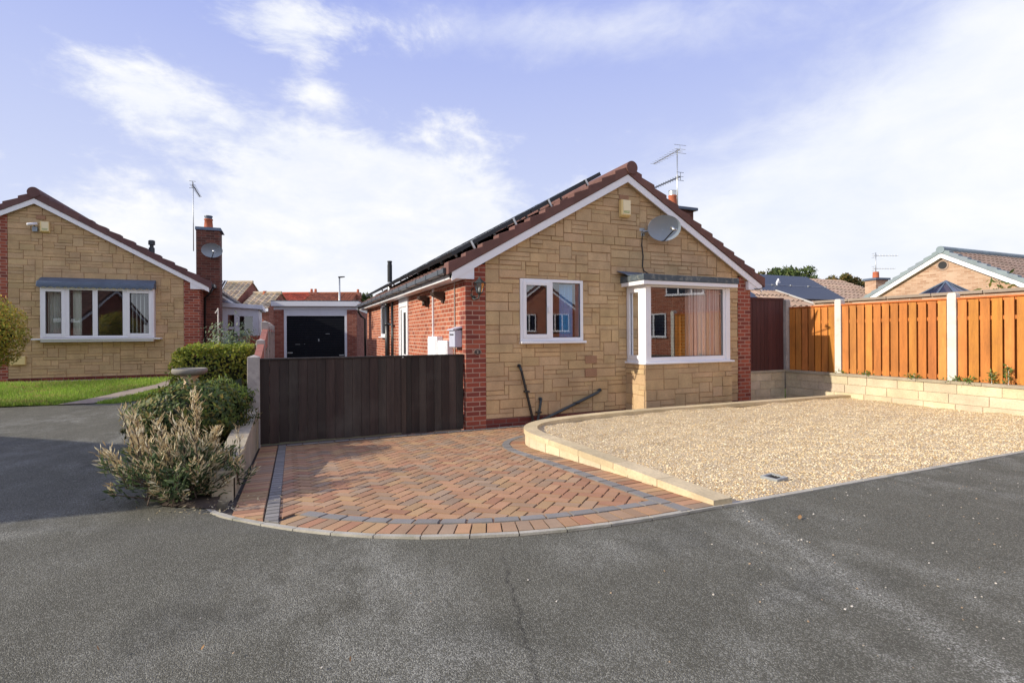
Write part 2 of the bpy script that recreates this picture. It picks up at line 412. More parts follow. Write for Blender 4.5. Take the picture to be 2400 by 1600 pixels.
def tile_roof(a, b, c, d, gauge=.33, pitch=.30, amp=.02, seg=6, step=.022, tints=(.85, 1.15), rng=None, hue=.04):
    """tiled slope: a,b = eaves left/right, d,c = ridge left/right. Courses overlap downwards."""
    rng = rng or R; a, b, c, d = (Vector(p) for p in (a, b, c, d)); mb = MB()
    w = (b-a).length; L = (d-a).length; nr = max(2, round(L/gauge)); nt = max(1, round(w/pitch))
    nrm = (b-a).cross(d-a).normalized()
    for r in range(nr):
        for t in range(nt):
            k = rng.uniform(*tints); tint = (k*rng.uniform(1-hue, 1+hue), k, k*rng.uniform(1-hue, 1+hue))
            row = []
            for q in range(seg+1):
                u = (t+q/seg)/nt; z = amp*math.sin(2*PI*q/seg) if amp else 0
                lo = a.lerp(b, u).lerp(d.lerp(c, u), r/nr); hi = a.lerp(b, u).lerp(d.lerp(c, u), (r+1)/nr)
                row.append((lo+nrm*(z+step), hi+nrm*z, lo+nrm*(z-step*.6)))
            for q in range(seg):
                mb.face([row[q][0], row[q+1][0], row[q+1][1], row[q][1]], tint)
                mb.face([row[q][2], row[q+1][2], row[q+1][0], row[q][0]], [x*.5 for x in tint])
    return mb

def frame_rect(mb, x0, x1, z0, z1, y0, y1, w, wb=None, wt=None):
    wb = w if wb is None else wb; wt = w if wt is None else wt
    mb.box(x0, x0+w, y0, y1, z0, z1); mb.box(x1-w, x1, y0, y1, z0, z1)
    mb.box(x0+w, x1-w, y0, y1, z0, z0+wb); mb.box(x0+w, x1-w, y0, y1, z1-wt, z1)

def pane_part(parent, x0, x1, z0, z1, y, mat='glass', name='pane'):
    m = MB(); m.face([(x0, y, z0), (x1, y, z0), (x1, y, z1), (x0, y, z1)]); return m.build(name, mat, parent)
def gasket(parent, x0, x1, z0, z1, y, w=.008):
    m = MB(); frame_rect(m, x0, x1, z0, z1, y-.004, y+.004, w); return m.build('gasket', 'gasket', parent)

def drape(name, mat, parent, x0, x1, z0, z1, y, n=60, amp=.025, tints=None, waves=9):
    m = MB(); rng = random.Random(int(abs(x0*1000))+5)
    for i in range(n):
        u0, u1 = i/n, (i+1)/n; f = lambda u: y+amp*math.sin(u*waves*2*PI+1.3*math.sin(u*7))
        t = tints[rng.randrange(len(tints))] if tints else (1, 1, 1)
        m.face([(x0+(x1-x0)*u0, f(u0), z0), (x0+(x1-x0)*u1, f(u1), z0), (x0+(x1-x0)*u1, f(u1), z1), (x0+(x1-x0)*u0, f(u0), z1)], t)
    return m.build(name, mat, parent)

# ================================================================== GROUND
def road_z(x, y):
    k = min(max(y+5, 0), 1.6); return -.055*k
def drive_z(x, y): return -.295-.06*y
def gravel_z(x, y): return -.005+.012*math.sin(x*2.1+y*1.3)*math.cos(y*2.3)-.02*min(1, max(0, (y+4.8)/1.5))
KERB = [(-3.16, -3.12), (-3.03, -3.49), (-2.8, -3.78), (-2.59, -4.04), (-2.32, -4.31), (-2.02, -4.55), (-1.69, -4.73), (-1.35, -4.87),
        (-1.0, -4.96), (-.64, -5.005), (-.25, -5.02), (.12, -5.02)]
def dense(poly, step=.06):
    out = [poly[0]]
    for p, q in zip(poly, poly[1:]):
        L = math.hypot(q[0]-p[0], q[1]-p[1]); n = max(1, int(L/step))
        out += [(p[0]+(q[0]-p[0])*k/n, p[1]+(q[1]-p[1])*k/n) for k in range(1, n+1)]
    return out
def smooth(poly, it=2):
    for _ in range(it):
        o = [poly[0]]
        for p, q in zip(poly, poly[1:]):
            o += [(p[0]*.75+q[0]*.25, p[1]*.75+q[1]*.25), (p[0]*.25+q[0]*.75, p[1]*.25+q[1]*.75)]
        o.append(poly[-1]); poly = o
    return poly
KC = smooth(KERB, 2)
KERB_ALL = KC + [(x, -5.02) for x in (1, 2, 3, 4, 5, 6, 7, 8, 9, 10)]

def poly_sheet(name, poly, zf, mat, step=None, kind='structure'):
    bm = bmesh.new(); vs = [bm.verts.new((x, y, zf(x, y))) for x, y in poly]
    for i in range(len(vs)): bm.edges.new((vs[i], vs[(i+1) % len(vs)]))
    bmesh.ops.triangle_fill(bm, use_beauty=True, edges=bm.edges[:])
    if step:
        for _ in range(step): bmesh.ops.subdivide_edges(bm, edges=[e for e in bm.edges if e.calc_length() > .35], cuts=1)
        for v in bm.verts: v.co.z = zf(v.co.x, v.co.y)
    for f in bm.faces:
        if f.normal.z < 0: f.normal_flip()
    me = bpy.data.meshes.new(name); bm.to_mesh(me); bm.free(); me.materials.append(M[mat])
    o = bpy.data.objects.new(name, me); COL.objects.link(o); return tag(o, kind=kind)

BED_EDGE = [(-3.2, -3.2), (-3.42, -3.05), (-3.62, -2.5), (-3.85, -1.3), (-4.45, 1.63), (-4.72, 5.4)]
LAWN_FRONT = [(-4.72, 5.4), (-5.1, 4.95), (-5.62, 4.5), (-6.1, 4.72), (-6.4, 4.68), (-7.35, 4.75), (-9, 4.9), (-14, 5.2), (-22, 5.4), (-60, 6)]
road_poly = [(-60, -60), (60, -60), (60, -5.02)] + [(x, -5.02) for x in (30, 10, 5, 2, .5)] + KC[::-1] + BED_EDGE + LAWN_FRONT[1:]
poly_sheet('road', road_poly, road_z, 'asphalt')
# big earth sheet below everything, to the horizon
m = MB(); m.face([(-400, -400, -.75), (400, -400, -.75), (400, 400, -.75), (-400, 400, -.75)]); tag(m.build('ground', 'ground'), kind='structure')
m = MB(); m.face([(-14, 9.5, -.05), (5, 17, -.05), (60, 17, -.05), (60, 90, -.05), (-60, 90, -.05), (-60, 9.5, -.05)]); tag(m.build('back_gardens', 'ground'), kind='structure')
m = MB(); m.face([(7.4, -4.9, -.2), (60, -4.9, -.2), (60, 17, -.2), (7.4, 17, -.2)]); tag(m.build('side_garden', 'grass'), kind='structure')

# driveway base (joint sand) and paving
def slab_poly(name, poly, zf, mat, dz):
    return poly_sheet(name, poly, lambda x, y: zf(x, y)+dz, mat)
WALL_OUT = [(.15, -5.0), (.155, -4.0), (.14, -2.9), (.11, -2.2), (.16, -1.85), (.30, -1.58), (.55, -1.36), (.89, -1.24), (1.5, -1.13), (2.27, -1.06), (4.2, -1.09), (7.15, -1.14)]
WO = smooth(WALL_OUT, 2)
drive_poly = [(-2.9, .2)] + [(-2.98, -3.3)] + KC[1:] + [(.3, -5.0), (.3, -2.2), (.45, -1.7), (1.0, -1.3), (1.6, -1.2), (7.2, -1.1), (7.2, .5)]
slab_poly('driveway', drive_poly, drive_z, 'sand', -.004)

PAV = [((.45, .27, .155), 4), ((.46, .29, .16), 4), ((.41, .285, .175), 3), ((.36, .27, .18), 3), ((.47, .32, .165), 2), ((.41, .225, .13), 2)]
PAVL = [c for c, k in PAV for _ in range(k)]
def pav():
    c = R.choice(PAVL); k = R.uniform(.9, 1.18); return tuple(x*k*q for x, q in zip(c, (1.46, 1.34, 1.30)))
def grey(): k = R.uniform(.27, .34)*1.3; return (k*1.0, k*.93, k*.84)
def block(mb, pts, tint, h=.0, gap=.0032):
    cx = sum(p[0] for p in pts)/len(pts); cy = sum(p[1] for p in pts)/len(pts); dz = R.uniform(-.0015, .0015)+h
    top, low = [], []
    for (x, y) in pts:
        L = max(.02, math.hypot(cx-x, cy-y)); k = gap*1.3/L; k2 = (gap+.005)*1.4/L
        low.append((x+(cx-x)*k, y+(cy-y)*k, drive_z(x, y)+dz-.004+.001)); top.append((x+(cx-x)*k2, y+(cy-y)*k2, drive_z(x, y)+dz+.007))
    mb.face(top, tint)
    for k in range(len(pts)): q = (k+1) % len(pts); mb.face([low[k], low[q], top[q], top[k]], [c*.7 for c in tint])
def offset(poly, d):
    out = []
    for i, p in enumerate(poly):
        a = poly[max(i-1, 0)]; b = poly[min(i+1, len(poly)-1)]; dx, dy = b[0]-a[0], b[1]-a[1]; L = math.hypot(dx, dy) or 1
        out.append((p[0]-dy/L*d, p[1]+dx/L*d))
    return out
def resample(poly, pitch):
    d = [0]
    for p, q in zip(poly, poly[1:]): d.append(d[-1]+math.hypot(q[0]-p[0], q[1]-p[1]))
    n = max(1, round(d[-1]/pitch)); out = []; j = 0
    for k in range(n+1):
        s = d[-1]*k/n
        while j < len(d)-2 and d[j+1] < s: j += 1
        f = (s-d[j])/((d[j+1]-d[j]) or 1); out.append((poly[j][0]+f*(poly[j+1][0]-poly[j][0]), poly[j][1]+f*(poly[j+1][1]-poly[j][1])))
    return out
def course(mb, base, d0, d1, pitch, tintf, h, clipf=None):
    pts = resample(base, pitch); a = offset(pts, d0); b = offset(pts, d1)
    for k in range(len(pts)-1):
        q = [a[k], a[k+1], b[k+1], b[k]]
        if clipf:
            for c0, c1 in zip(clipf, clipf[1:]):
                nx, ny = c1[1]-c0[1], -(c1[0]-c0[0]); q = clip(q, nx, ny, nx*c0[0]+ny*c0[1]) if len(q) > 2 else q
            if len(q) < 3: continue
        block(mb, q, tintf(), h)
def inside(pt, poly):
    x, y = pt; c = False
    for i in range(len(poly)):
        x0, y0 = poly[i]; x1, y1 = poly[i-1]
        if (y0 > y) != (y1 > y) and x < (x1-x0)*(y-y0)/(y1-y0)+x0: c = not c
    return c
pv = MB()
front = [p for p in KC if p[0] > -2.72]
WB = WO[:WO.index(min(WO, key=lambda p: abs(p[0]-.55)+abs(p[1]+1.36)))+1]   # drive side of the gravel wall
inner_poly = [(-2.55, -.05)] + [p for p in offset(KC, .30) if p[0] > -2.55 and p[0] < -.2] + [p for p in offset(WB, .30) if p[1] > -4.75] + [(1.6, -1.05), (1.6, -.02)]
grow = [(-2.66, 0), (-2.66, -3.9)] + [p for p in offset(KC, .22) if -2.6 < p[0] < -.15] + [p for p in offset(WB, .22) if p[1] > -4.8] + [(1.7, -1.15), (1.7, .03)]
W_ = .1; ca = math.cos(PI/4)
for i in range(-80, 80):
    for j in range(-80, 80):
        d = (i-j) % 4
        if d == 0: rect = (i, j, i+2, j+1)
        elif d == 3: rect = (i, j, i+1, j+2)
        else: continue
        cx, cy = (rect[0]+rect[2])/2*W_, (rect[1]+rect[3])/2*W_
        wx, wy = (cx-cy)*ca-.6, (cx+cy)*ca-2.5
        if not inside((wx, wy), grow): continue
        pts = [((x*W_-y*W_)*ca-.6, (x*W_+y*W_)*ca-2.5) for x, y in ((rect[0], rect[1]), (rect[2], rect[1]), (rect[2], rect[3]), (rect[0], rect[3]))]
        block(pv, pts, pav())
course(pv, front, .052, .255, .1, pav, .005); course(pv, front, .255, .355, .2, grey, .006)
course(pv, WB, .0, .2, .1, pav, .008); course(pv, WB, .2, .3, .2, grey, .009)
LB = [(-2.88, -.06), (-2.92, -3.96)]
okk = offset(KC, .052)
course(pv, LB, .0, .22, .1, pav, .011, okk); course(pv, LB, .22, .32, .1, grey, .012, okk)
course(pv, [(-2.56, -.16), (1.3, -.16)], .0, .1, .2, grey, .0145)
tag(pv.build('block_paving', 'paver'), kind='structure')
# pale kerb edging set in the road edge
kb = MB(); pts = resample(KERB_ALL, .3); a = offset(pts, .004); b = offset(pts, .046)
for k in range(len(pts)-1):
    g = .004; A = [Vector((*q, 0)) for q in (a[k], a[k+1], b[k+1], b[k])]; e = (A[1]-A[0]).normalized()*g
    q = [A[0]+e, A[1]-e, A[2]-e, A[3]+e]
    t_ = jit(.12)
    zt = lambda p: max(drive_z(p[0], p[1]), -.12)+.012 if p[0] < .2 else .010
    kb.hexa([(p.x, p.y, -.25) for p in q]+[(p.x, p.y, zt(p)) for p in q], t_)
tag(kb.build('kerb', 'kerb'), kind='structure')
# gravel bed
GI = [(.32, -4.97), (.32, -2.2), (.45, -1.75), (.75, -1.45), (1.5, -1.25), (2.4, -1.18), (7.15, -1.22), (7.15, -4.97)]
gm = MB(); gx, gy = 150, 90
GZ = lambda x, y: gravel_z(x, y) + .008*math.sin(x*4.3+2*math.sin(y*3.1))*math.sin(y*5.2+x) + .011*math.sin(x*9+1.7*math.sin(y*7))*math.sin(y*11+x*3)
for i in range(gx):
    for j in range(gy):
        x0, x1 = .25+(9-.25)*i/gx, .25+(9-.25)*(i+1)/gx; y0, y1 = -4.97+3.85*j/gy, -4.97+3.85*(j+1)/gy
        gm.face([(x0, y0, GZ(x0, y0)), (x1, y0, GZ(x1, y0)), (x1, y1, GZ(x1, y1)), (x0, y1, GZ(x0, y1))])
gi_o = [p for p in offset(GI, 0)]
keep = [k for k, f in enumerate(gm.f) if inside((sum(gm.v[i][0] for i in f)/4, sum(gm.v[i][1] for i in f)/4), [(.25, -5.0), (.25, -2.2), (.38, -1.7), (.7, -1.4), (1.5, -1.2), (2.4, -1.12), (7.2, -1.16), (9, -1.2), (9, -5)])]
gm.f = [gm.f[k] for k in keep]; gm.t = [gm.t[k] for k in keep]; gm.mi = [gm.mi[k] for k in keep]
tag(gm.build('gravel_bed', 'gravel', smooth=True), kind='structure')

def scatter_stones(name, n, region, zf, smin, smax, cols, seed, mat='pebble', cluster=None):
    rg = np.random.default_rng(seed); P = []
    while len(P) < n:
        x = rg.uniform(region[0], region[1]); y = rg.uniform(region[2], region[3])
        if cluster and not cluster(x, y, rg): continue
        P.append((x, y))
    base = np.array([(1, 0, 0), (0, 1, 0), (-1, 0, 0), (0, -1, 0), (0, 0, .62), (0, 0, -.62)])
    F = [(0, 1, 4), (1, 2, 4), (2, 3, 4), (3, 0, 4), (1, 0, 5), (2, 1, 5), (3, 2, 5), (0, 3, 5)]
    V, FF, T = [], [], []
    for (x, y) in P:
        s = rg.uniform(smin, smax); q = rg.uniform(0, 6.28); c, sn = math.cos(q), math.sin(q); el = rg.uniform(.6, 1.2); tl = rg.uniform(-.6, .6)
        col = cols[rg.integers(len(cols))]; k = rg.uniform(.8, 1.2); i = len(V)
        for b in base:
            bx, by, bz = b[0]*s, b[1]*s*el, b[2]*s*rg.uniform(.7, 1.2)
            X, Y = bx*c-by*sn, bx*sn+by*c; V.append((x+X, y+Y, zf(x, y)+bz+s*.25+X*tl))
        for f in F: FF.append((i+f[0], i+f[1], i+f[2])); T.append((col[0]*k, col[1]*k, col[2]*k))
    mb = MB(); mb.v, mb.f, mb.t, mb.mi = V, FF, T, [0]*len(FF)
    return mb.build(name, mat, smooth=False)
GCOL = [(.95, .78, .50), (.86, .66, .34), (1.0, .89, .64), (.70, .50, .25), (.90, .71, .43), (.60, .39, .17), (.98, .84, .53), (.78, .63, .42)]
def in_gravel(x, y, rg): return inside((x, y), GI) and rg.uniform() < max(.3, 1.-max(0, y+4.9)*.22)
tag(scatter_stones('gravel_stones', 34000, (.3, 7.15, -4.97, -1.2), GZ, .005, .0105, GCOL, 3, cluster=in_gravel), kind='stuff')
def on_road(x, y, rg): return (y < -5.1 or (x < -4.6 and y < 4)) and not inside((x, y), [(.2, -5.1), (7, -5.1), (7, -1), (.2, -1)]) and rg.uniform() < (1. if x > .2 and y > -5.2 else .1+.45*(x > -.7))
tag(scatter_stones('loose_stones', 330, (-4.5, 3.8, -7.2, -5.0), road_z, .0035, .0075, [(.5, .42, .3), (.6, .54, .45), (.45, .32, .2), (.65, .6, .52)], 8, cluster=on_road), kind='stuff')

# planting bed soil, lawn, path
def lawn_z(x, y): return -.085+max(0, y-4.5)*.034+.01*math.sin(x*1.9)*math.sin(y*2.3)
slab_poly('planting_bed', [(-3.04, -3.3)]+BED_EDGE+[(-4.6, 9.5), (-3.04, 9.5)], lambda x, y: max(road_z(x, y)-.004, lawn_z(x, y) if y > 4.6 else -1)+.03*max(0, min(1, (x+4.3)/.5))*max(0, min(1, (y+3)/.8)), 'soil', 0.012)
lawn_poly = LAWN_FRONT[:-2]+[(-22, 8.95), (-4.75, 8.95)]
poly_sheet('lawn', lawn_poly, lawn_z, 'grass', 3)
PATH = [(-6.5, 4.62), (-5.95, 4.62), (-5.55, 5.6), (-5.05, 7.3), (-4.8, 8.9), (-5.3, 8.9), (-5.5, 7.4), (-6.0, 5.7)]
poly_sheet('path', PATH, lambda x, y: lawn_z(x, y)+.02, 'slab', 2)
m = MB(); m.box(-16, -4.3, 8.92, 9.4, -.2, .075); tag(m.build('house_path', 'slab'), kind='structure')
# grass blades
def grass_blades(name, n, seed):
    rg = np.random.default_rng(seed); mb = MB(); V, F, T = [], [], []
    while len(F) < n:
        x = rg.uniform(-10.5, -4.75); y = 4.45+rg.uniform()**1.5*4.5
        if not inside((x, y), lawn_poly) or inside((x, y), [(p[0]+(.02 if p[0] > -5.6 else 0), p[1]) for p in PATH]): continue
        h = rg.uniform(.03, .075)*(1.5 if rg.uniform() < .06 else 1); q = rg.uniform(0, PI); w = .007; z = lawn_z(x, y); lx, ly = rg.normal(0, .022, 2)
        i = len(V); V += [(x-math.cos(q)*w, y-math.sin(q)*w, z), (x+math.cos(q)*w, y+math.sin(q)*w, z), (x+lx, y+ly, z+h)]
        F.append((i, i+1, i+2)); k = rg.uniform(.65, 1.35)*(1+.3*math.sin(x*2.1+1)*math.sin(y*1.7)); dry = math.sin(x*3.1+2*math.sin(y*2.3))*math.sin(y*4.1+x) > .62
        T.append((.36*k, .30*k, .11*k) if dry and rg.uniform() < .5 else (.24*k, .36*k, .05*k) if rg.uniform() > .08 else (.45*k, .4*k, .14*k))
    mb.v, mb.f, mb.t, mb.mi = V, F, T, [0]*len(F); return tag(mb.build(name, 'grass_blade'), kind='stuff')
grass_blades('grass', 42000, 5)

# ================================================================== LOW WALLS
def wall_run(root, base, zb, zt, th, ctop, side=1, name='wall', stone='wall_stone', mortar='pale_mortar', cop='coping', bl=(.3, .44), rows=1, cop_len=.6, cw=None, co=.02, seed=1, faces=(0, 1)):
    """stone wall along a polyline: block face plus coping. zb,zt functions of (x,y)"""
    rng = random.Random(seed)
    core = MB(); pts = resample(base, .12); a = offset(pts, .008*side); b = offset(pts, (th-.008)*side)
    for k in range(len(pts)-1):
        q = [a[k], a[k+1], b[k+1], b[k]]
        if side < 0: q = [b[k], b[k+1], a[k+1], a[k]]
        core.hexa([(x, y, zb(x, y)-.1) for x, y in q]+[(x, y, zt(x, y)-.001) for x, y in q], mi=1)
    for fs in faces:
        d = [0]
        for p, q in zip(base, base[1:]): d.append(d[-1]+math.hypot(q[0]-p[0], q[1]-p[1]))
        def P(s):
            s = min(max(s, 0), d[-1]); j = 0
            while j < len(d)-2 and d[j+1] < s: j += 1
            f = (s-d[j])/((d[j+1]-d[j]) or 1); p, q = base[j], base[j+1]; dx, dy = q[0]-p[0], q[1]-p[1]; L = math.hypot(dx, dy) or 1
            o = (0 if fs == 0 else th)*side; return (p[0]+f*dx-dy/L*o, p[1]+f*dy+dx/L*o), (-dy/L*side*(-1 if fs == 0 else 1), dx/L*side*(-1 if fs == 0 else 1))
        for r in range(rows):
            s = -rng.uniform(0, .3)
            while s < d[-1]:
                l = rng.uniform(*bl); s0, s1 = max(s, 0), min(s+l, d[-1]); s += l
                if s1-s0 < .03: continue
                tn = rng.uniform(.91, 1.09); tint = (tn, tn*rng.uniform(.97, 1.02), tn*rng.uniform(.93, 1.04)); g = .004; pr = rng.uniform(.002, .006)
                nseg = max(1, int((s1-s0)/.1))
                for k in range(nseg):
                    u0 = s0+g+(s1-s0-2*g)*k/nseg; u1 = s0+g+(s1-s0-2*g)*(k+1)/nseg
                    (p0, n0), (p1, n1) = P(u0), P(u1)
                    Z = lambda p, f: zb(*p)+(zt(*p)-zb(*p))*f
                    f0, f1 = r/rows, (r+1)/rows; gz = .005
                    e0 = (p0[0]+n0[0]*pr, p0[1]+n0[1]*pr); e1 = (p1[0]+n1[0]*pr, p1[1]+n1[1]*pr)
                    core.face([(*e0, Z(p0, f0)+gz), (*e1, Z(p1, f0)+gz), (*e1, Z(p1, f1)-gz), (*e0, Z(p0, f1)-gz)], tint)
                    core.face([(*e0, Z(p0, f1)-gz), (*e1, Z(p1, f1)-gz), (*p1, Z(p1, f1)-gz), (*p0, Z(p0, f1)-gz)], tint)
    core.build(name, [stone, mortar], root)
    cp = MB(); L = resample(base, cop_len)
    dd = resample(base, .1)
    for k in range(len(L)-1):
        # sub-polyline between L[k] and L[k+1]
        i0 = min(range(len(dd)), key=lambda i: (dd[i][0]-L[k][0])**2+(dd[i][1]-L[k][1])**2); i1 = min(range(len(dd)), key=lambda i: (dd[i][0]-L[k+1][0])**2+(dd[i][1]-L[k+1][1])**2)
        seg = dd[i0:i1+1]
        if len(seg) < 2: continue
        tn = rng.uniform(.9, 1.1); tint = (tn, tn, tn*rng.uniform(.95, 1.03))
        full = offset(dd, -co*side); full2 = offset(dd, (th+co)*side)
        a, b = full[i0:i1+1], full2[i0:i1+1]
        def sh(p, q, g):  # shrink towards
            Lq = math.hypot(q[0]-p[0], q[1]-p[1]) or 1; return (p[0]+(q[0]-p[0])*g/Lq, p[1]+(q[1]-p[1])*g/Lq)
        a = [sh(a[0], a[1], .003)]+a[1:-1]+[sh(a[-1], a[-2], .003)]; b = [sh(b[0], b[1], .003)]+b[1:-1]+[sh(b[-1], b[-2], .003)]
        for i in range(len(a)-1):
            q = [a[i], a[i+1], b[i+1], b[i]]
            if side < 0: q = [b[i], b[i+1], a[i+1], a[i]]
            cp.hexa([(x, y, zt(x, y)) for x, y in q]+[(x, y, zt(x, y)+ctop) for x, y in q], tint)
    cp.build('coping', cop, root)
    return core

# curved wall round the gravel
gw = thing('gravel_edging_wall', 'low pale stone wall curving round the gravel beside the block driveway', 'low wall', (.2, -3, -.15))
def sub(poly, o): return [(x-o[0], y-o[1]) for x, y in poly]
O_ = (.2, -3)
wall_run(gw, sub(WO, O_), lambda x, y: drive_z(x+O_[0], y+O_[1])+.15, lambda x, y: -.035+.03*min(1, max(0, (-(y+O_[1])-1.8)/3))+.15, .13, .058, side=-1, name='stone_course', cop_len=.62, seed=4)
# low wall on the left of the drive
lw = thing('garden_side_wall', 'low weathered stone wall between the shrubs and the driveway, rising to the gate post', 'low wall', (-2.9, -1.5, 0))
Ol = (-2.9, -1.5)
LWt = lambda x, y: .045+.043*(y+Ol[1]+3.3)
wall_run(lw, sub([(-2.9, -.06), (-2.94, -2.98)], Ol), lambda x, y: drive_z(0, y+Ol[1]), LWt, .17, .06, side=-1, name='stone_course', stone='coping_grey', mortar='pale_mortar', cop='coping_grey', rows=1, cop_len=.44, bl=(.4, .7), seed=9, co=.008)
# retaining wall under the right fence, and short return under the brown panel
rw = thing('retaining_wall', 'long cream stone retaining wall under the orange fence beside the gravel', 'low wall', (7.15, -3, -.3))
Or = (7.15, -3)
wall_run(rw, sub([(7.15, .1), (7.15, -5.0)], Or), lambda x, y: .2, lambda x, y: .67, .2, .045, side=1, name='stone_course', rows=3, bl=(.35, .6), cop='coping_grey', cop_len=.9, co=.025, seed=15)
rw2 = thing('return_wall', 'short shaded stone wall under the brown panel beside the bungalow corner pillar', 'low wall', (6.6, 0, -.3))
wall_run(rw2, [(-.58, .1), (.52, .1)], lambda x, y: .0, lambda x, y: .67, .12, .045, side=1, name='stone_course', rows=4, bl=(.3, .45), cop='coping_grey', cop_len=.7, seed=16)

# ================================================================== MAIN BUNGALOW
ZB = -.32
house = thing('bungalow', 'stone and red brick bungalow with solar panels and a square bay window', 'bungalow', (0, 0, 0))
TOP, SL = 4.13, .573                       # roof top at the ridge (x=3), slope
zr = lambda x: TOP-SL*abs(x-3)
HALF = lambda off: ((SL, 1, TOP+SL*3-off), (-SL, 1, TOP-SL*3-off))   # z<=... both slopes
WIN = (.93, 2.11, 1.085, 2.105); BAY = (3.02, 4.92, -.34, 2.2)
m = MB(); stone_face(m, .33, 5.67, -.14, 4.02, -.012, holes=[WIN, BAY], halfs=HALF(.2), rng=random.Random(21))
m.build('stone_facade', ['stone', 'mortar'], house)
m = MB(); m.box(-.002, .33, -.03, .25, ZB, 2.3); m.build('brick_pillar', 'brick_pillar', house)
m = MB(); m.box(5.67, 6.002, -.03, .25, ZB, 2.3); m.build('brick_pillar', 'brick_pillar', house)
m = MB(); m.box(.33, 3.02, -.022, .1, ZB, -.14); m.build('brick_plinth', 'brick_dark', house)
m = MB(); m.box(4.92, 5.67, -.022, .1, ZB, -.14); m.build('brick_plinth', 'brick_dark', house)
# side and rear walls
m = MB(); m.face([(0, .25, ZB), (0, 10.7, ZB), (0, 10.7, 2.3), (0, .25, 2.3)][::-1]); m.face([(.25, .25, ZB), (.25, 10.5, ZB), (.25, 10.5, 2.3), (.25, .25, 2.3)]); m.build('side_wall', 'brick', house)
m = MB(); m.face([(6, .25, ZB), (6, 10.7, ZB), (6, 10.7, 2.3), (6, .25, 2.3)]); m.face([(0, 10.7, ZB), (0, 10.7, 2.3), (3, 10.7, 4.0), (6, 10.7, 2.3), (6, 10.7, ZB)]); m.build('rear_wall', 'brick', house)
m = MB(); m.face([(0.01, .01, 2.16), (5.99, .01, 2.16), (5.99, 10.69, 2.16), (.01, 10.69, 2.16)]); m.face([(0.01, .02, -.1), (5.99, .02, -.1), (5.99, 10.69, -.1), (.01, 10.69, -.1)]); m.face([(.3, 3.2, -.1), (5.9, 3.2, -.1), (5.9, 3.2, 2.16), (.3, 3.2, 2.16)])
m.face([(2.5, .1, -.1), (2.5, 3.2, -.1), (2.5, 3.2, 2.16), (2.5, .1, 2.16)])
m.build('interior', 'interior', house)
# roof
EA = -.27
def roof_pts(x_e, x_r, y0, y1, lift=0): return (x_e, y0, zr(x_e)+lift), (x_r, y0, zr(x_r)+lift), (x_e, y1, zr(x_e)+lift), (x_r, y1, zr(x_r)+lift)
e0, r0, e1, r1 = roof_pts(EA, 3, .05, 10.95, -.03)
rf = tile_roof(e1, e0, r0, r1, gauge=.33, pitch=.3, amp=.018, seg=5).build('roof', 'tile_roof', house)
e0, r0, e1, r1 = roof_pts(6-EA, 3, .05, 10.95, -.03)
rf2 = tile_roof(e0, e1, r1, r0, gauge=.33, pitch=.3, amp=.018, seg=5).build('roof', 'tile_roof', house)
def verge(parent, name, xc, half, z_of, y0, y1, mat, th=.14, n=11, sides=(-1, 1), tval=.12):
    """interlocking dry-verge units stepping up both slopes"""
    for sd in sides:
        mb = MB()
        for k in range(n):
            u0, u1 = k/n, (k+1)/n; xa = xc+sd*half*(1-u0); xb = xc+sd*half*(1-u1)
            za, zb_ = z_of(xa), z_of(xb); k0 = .036+.006*R.random(); k1 = -.010
            tn = R.uniform(1-tval, 1+tval); tint = (tn, tn*R.uniform(.96, 1.02), tn*R.uniform(.95, 1.02))
            ex = sd*.012
            q = [(xa+ex, za-th+k1), (xb, zb_-th+.006), (xb, zb_+k1), (xa+ex, za+k0)]
            pp = [(x, y0, z) for x, z in q]
            if sd > 0: pp = pp[::-1]
            mb.prism(pp, (0, y1-y0, 0), tint)
        mb.build(name, mat, parent, bevel=.006)
verge(house, 'verge', 3, 3.29, lambda x: zr(x)+.02, -.13, .1, 'tile_brown', n=12)
def ridge(parent, xc, z, y0, y1, mat, r=.115, pitch=.45, name='ridge'):
    mb = MB(); n = round((y1-y0)/pitch)
    for k in range(n):
        a, b = y0+(y1-y0)*k/n, y0+(y1-y0)*(k+1)/n; tn = jit(.12)
        ang = [PI*(-.12+1.24*j/10) for j in range(11)]
        P = [(xc-math.cos(t)*r, z+math.sin(t)*r) for t in ang]
        for p, q in zip(P, P[1:]):
            mb.face([(p[0], a+.004, p[1]), (q[0], a+.004, q[1]), (q[0], b, q[1]), (p[0], b, p[1])][::-1], tn)
    mb.lathe([(0.0, 0), (r*1.0, 0)], seg=20) if 0 else None
    disc = [(xc+math.cos(2*PI*j/24)*r, y0-.012, z+math.sin(2*PI*j/24)*r) for j in range(24)]
    mb.prism(disc[::-1], (0, .05, 0), jit(.05))
    return mb.build(name, mat, parent)
ridge(house, 3.06, TOP-.005, -.14, 11, 'tile_brown', r=.115)
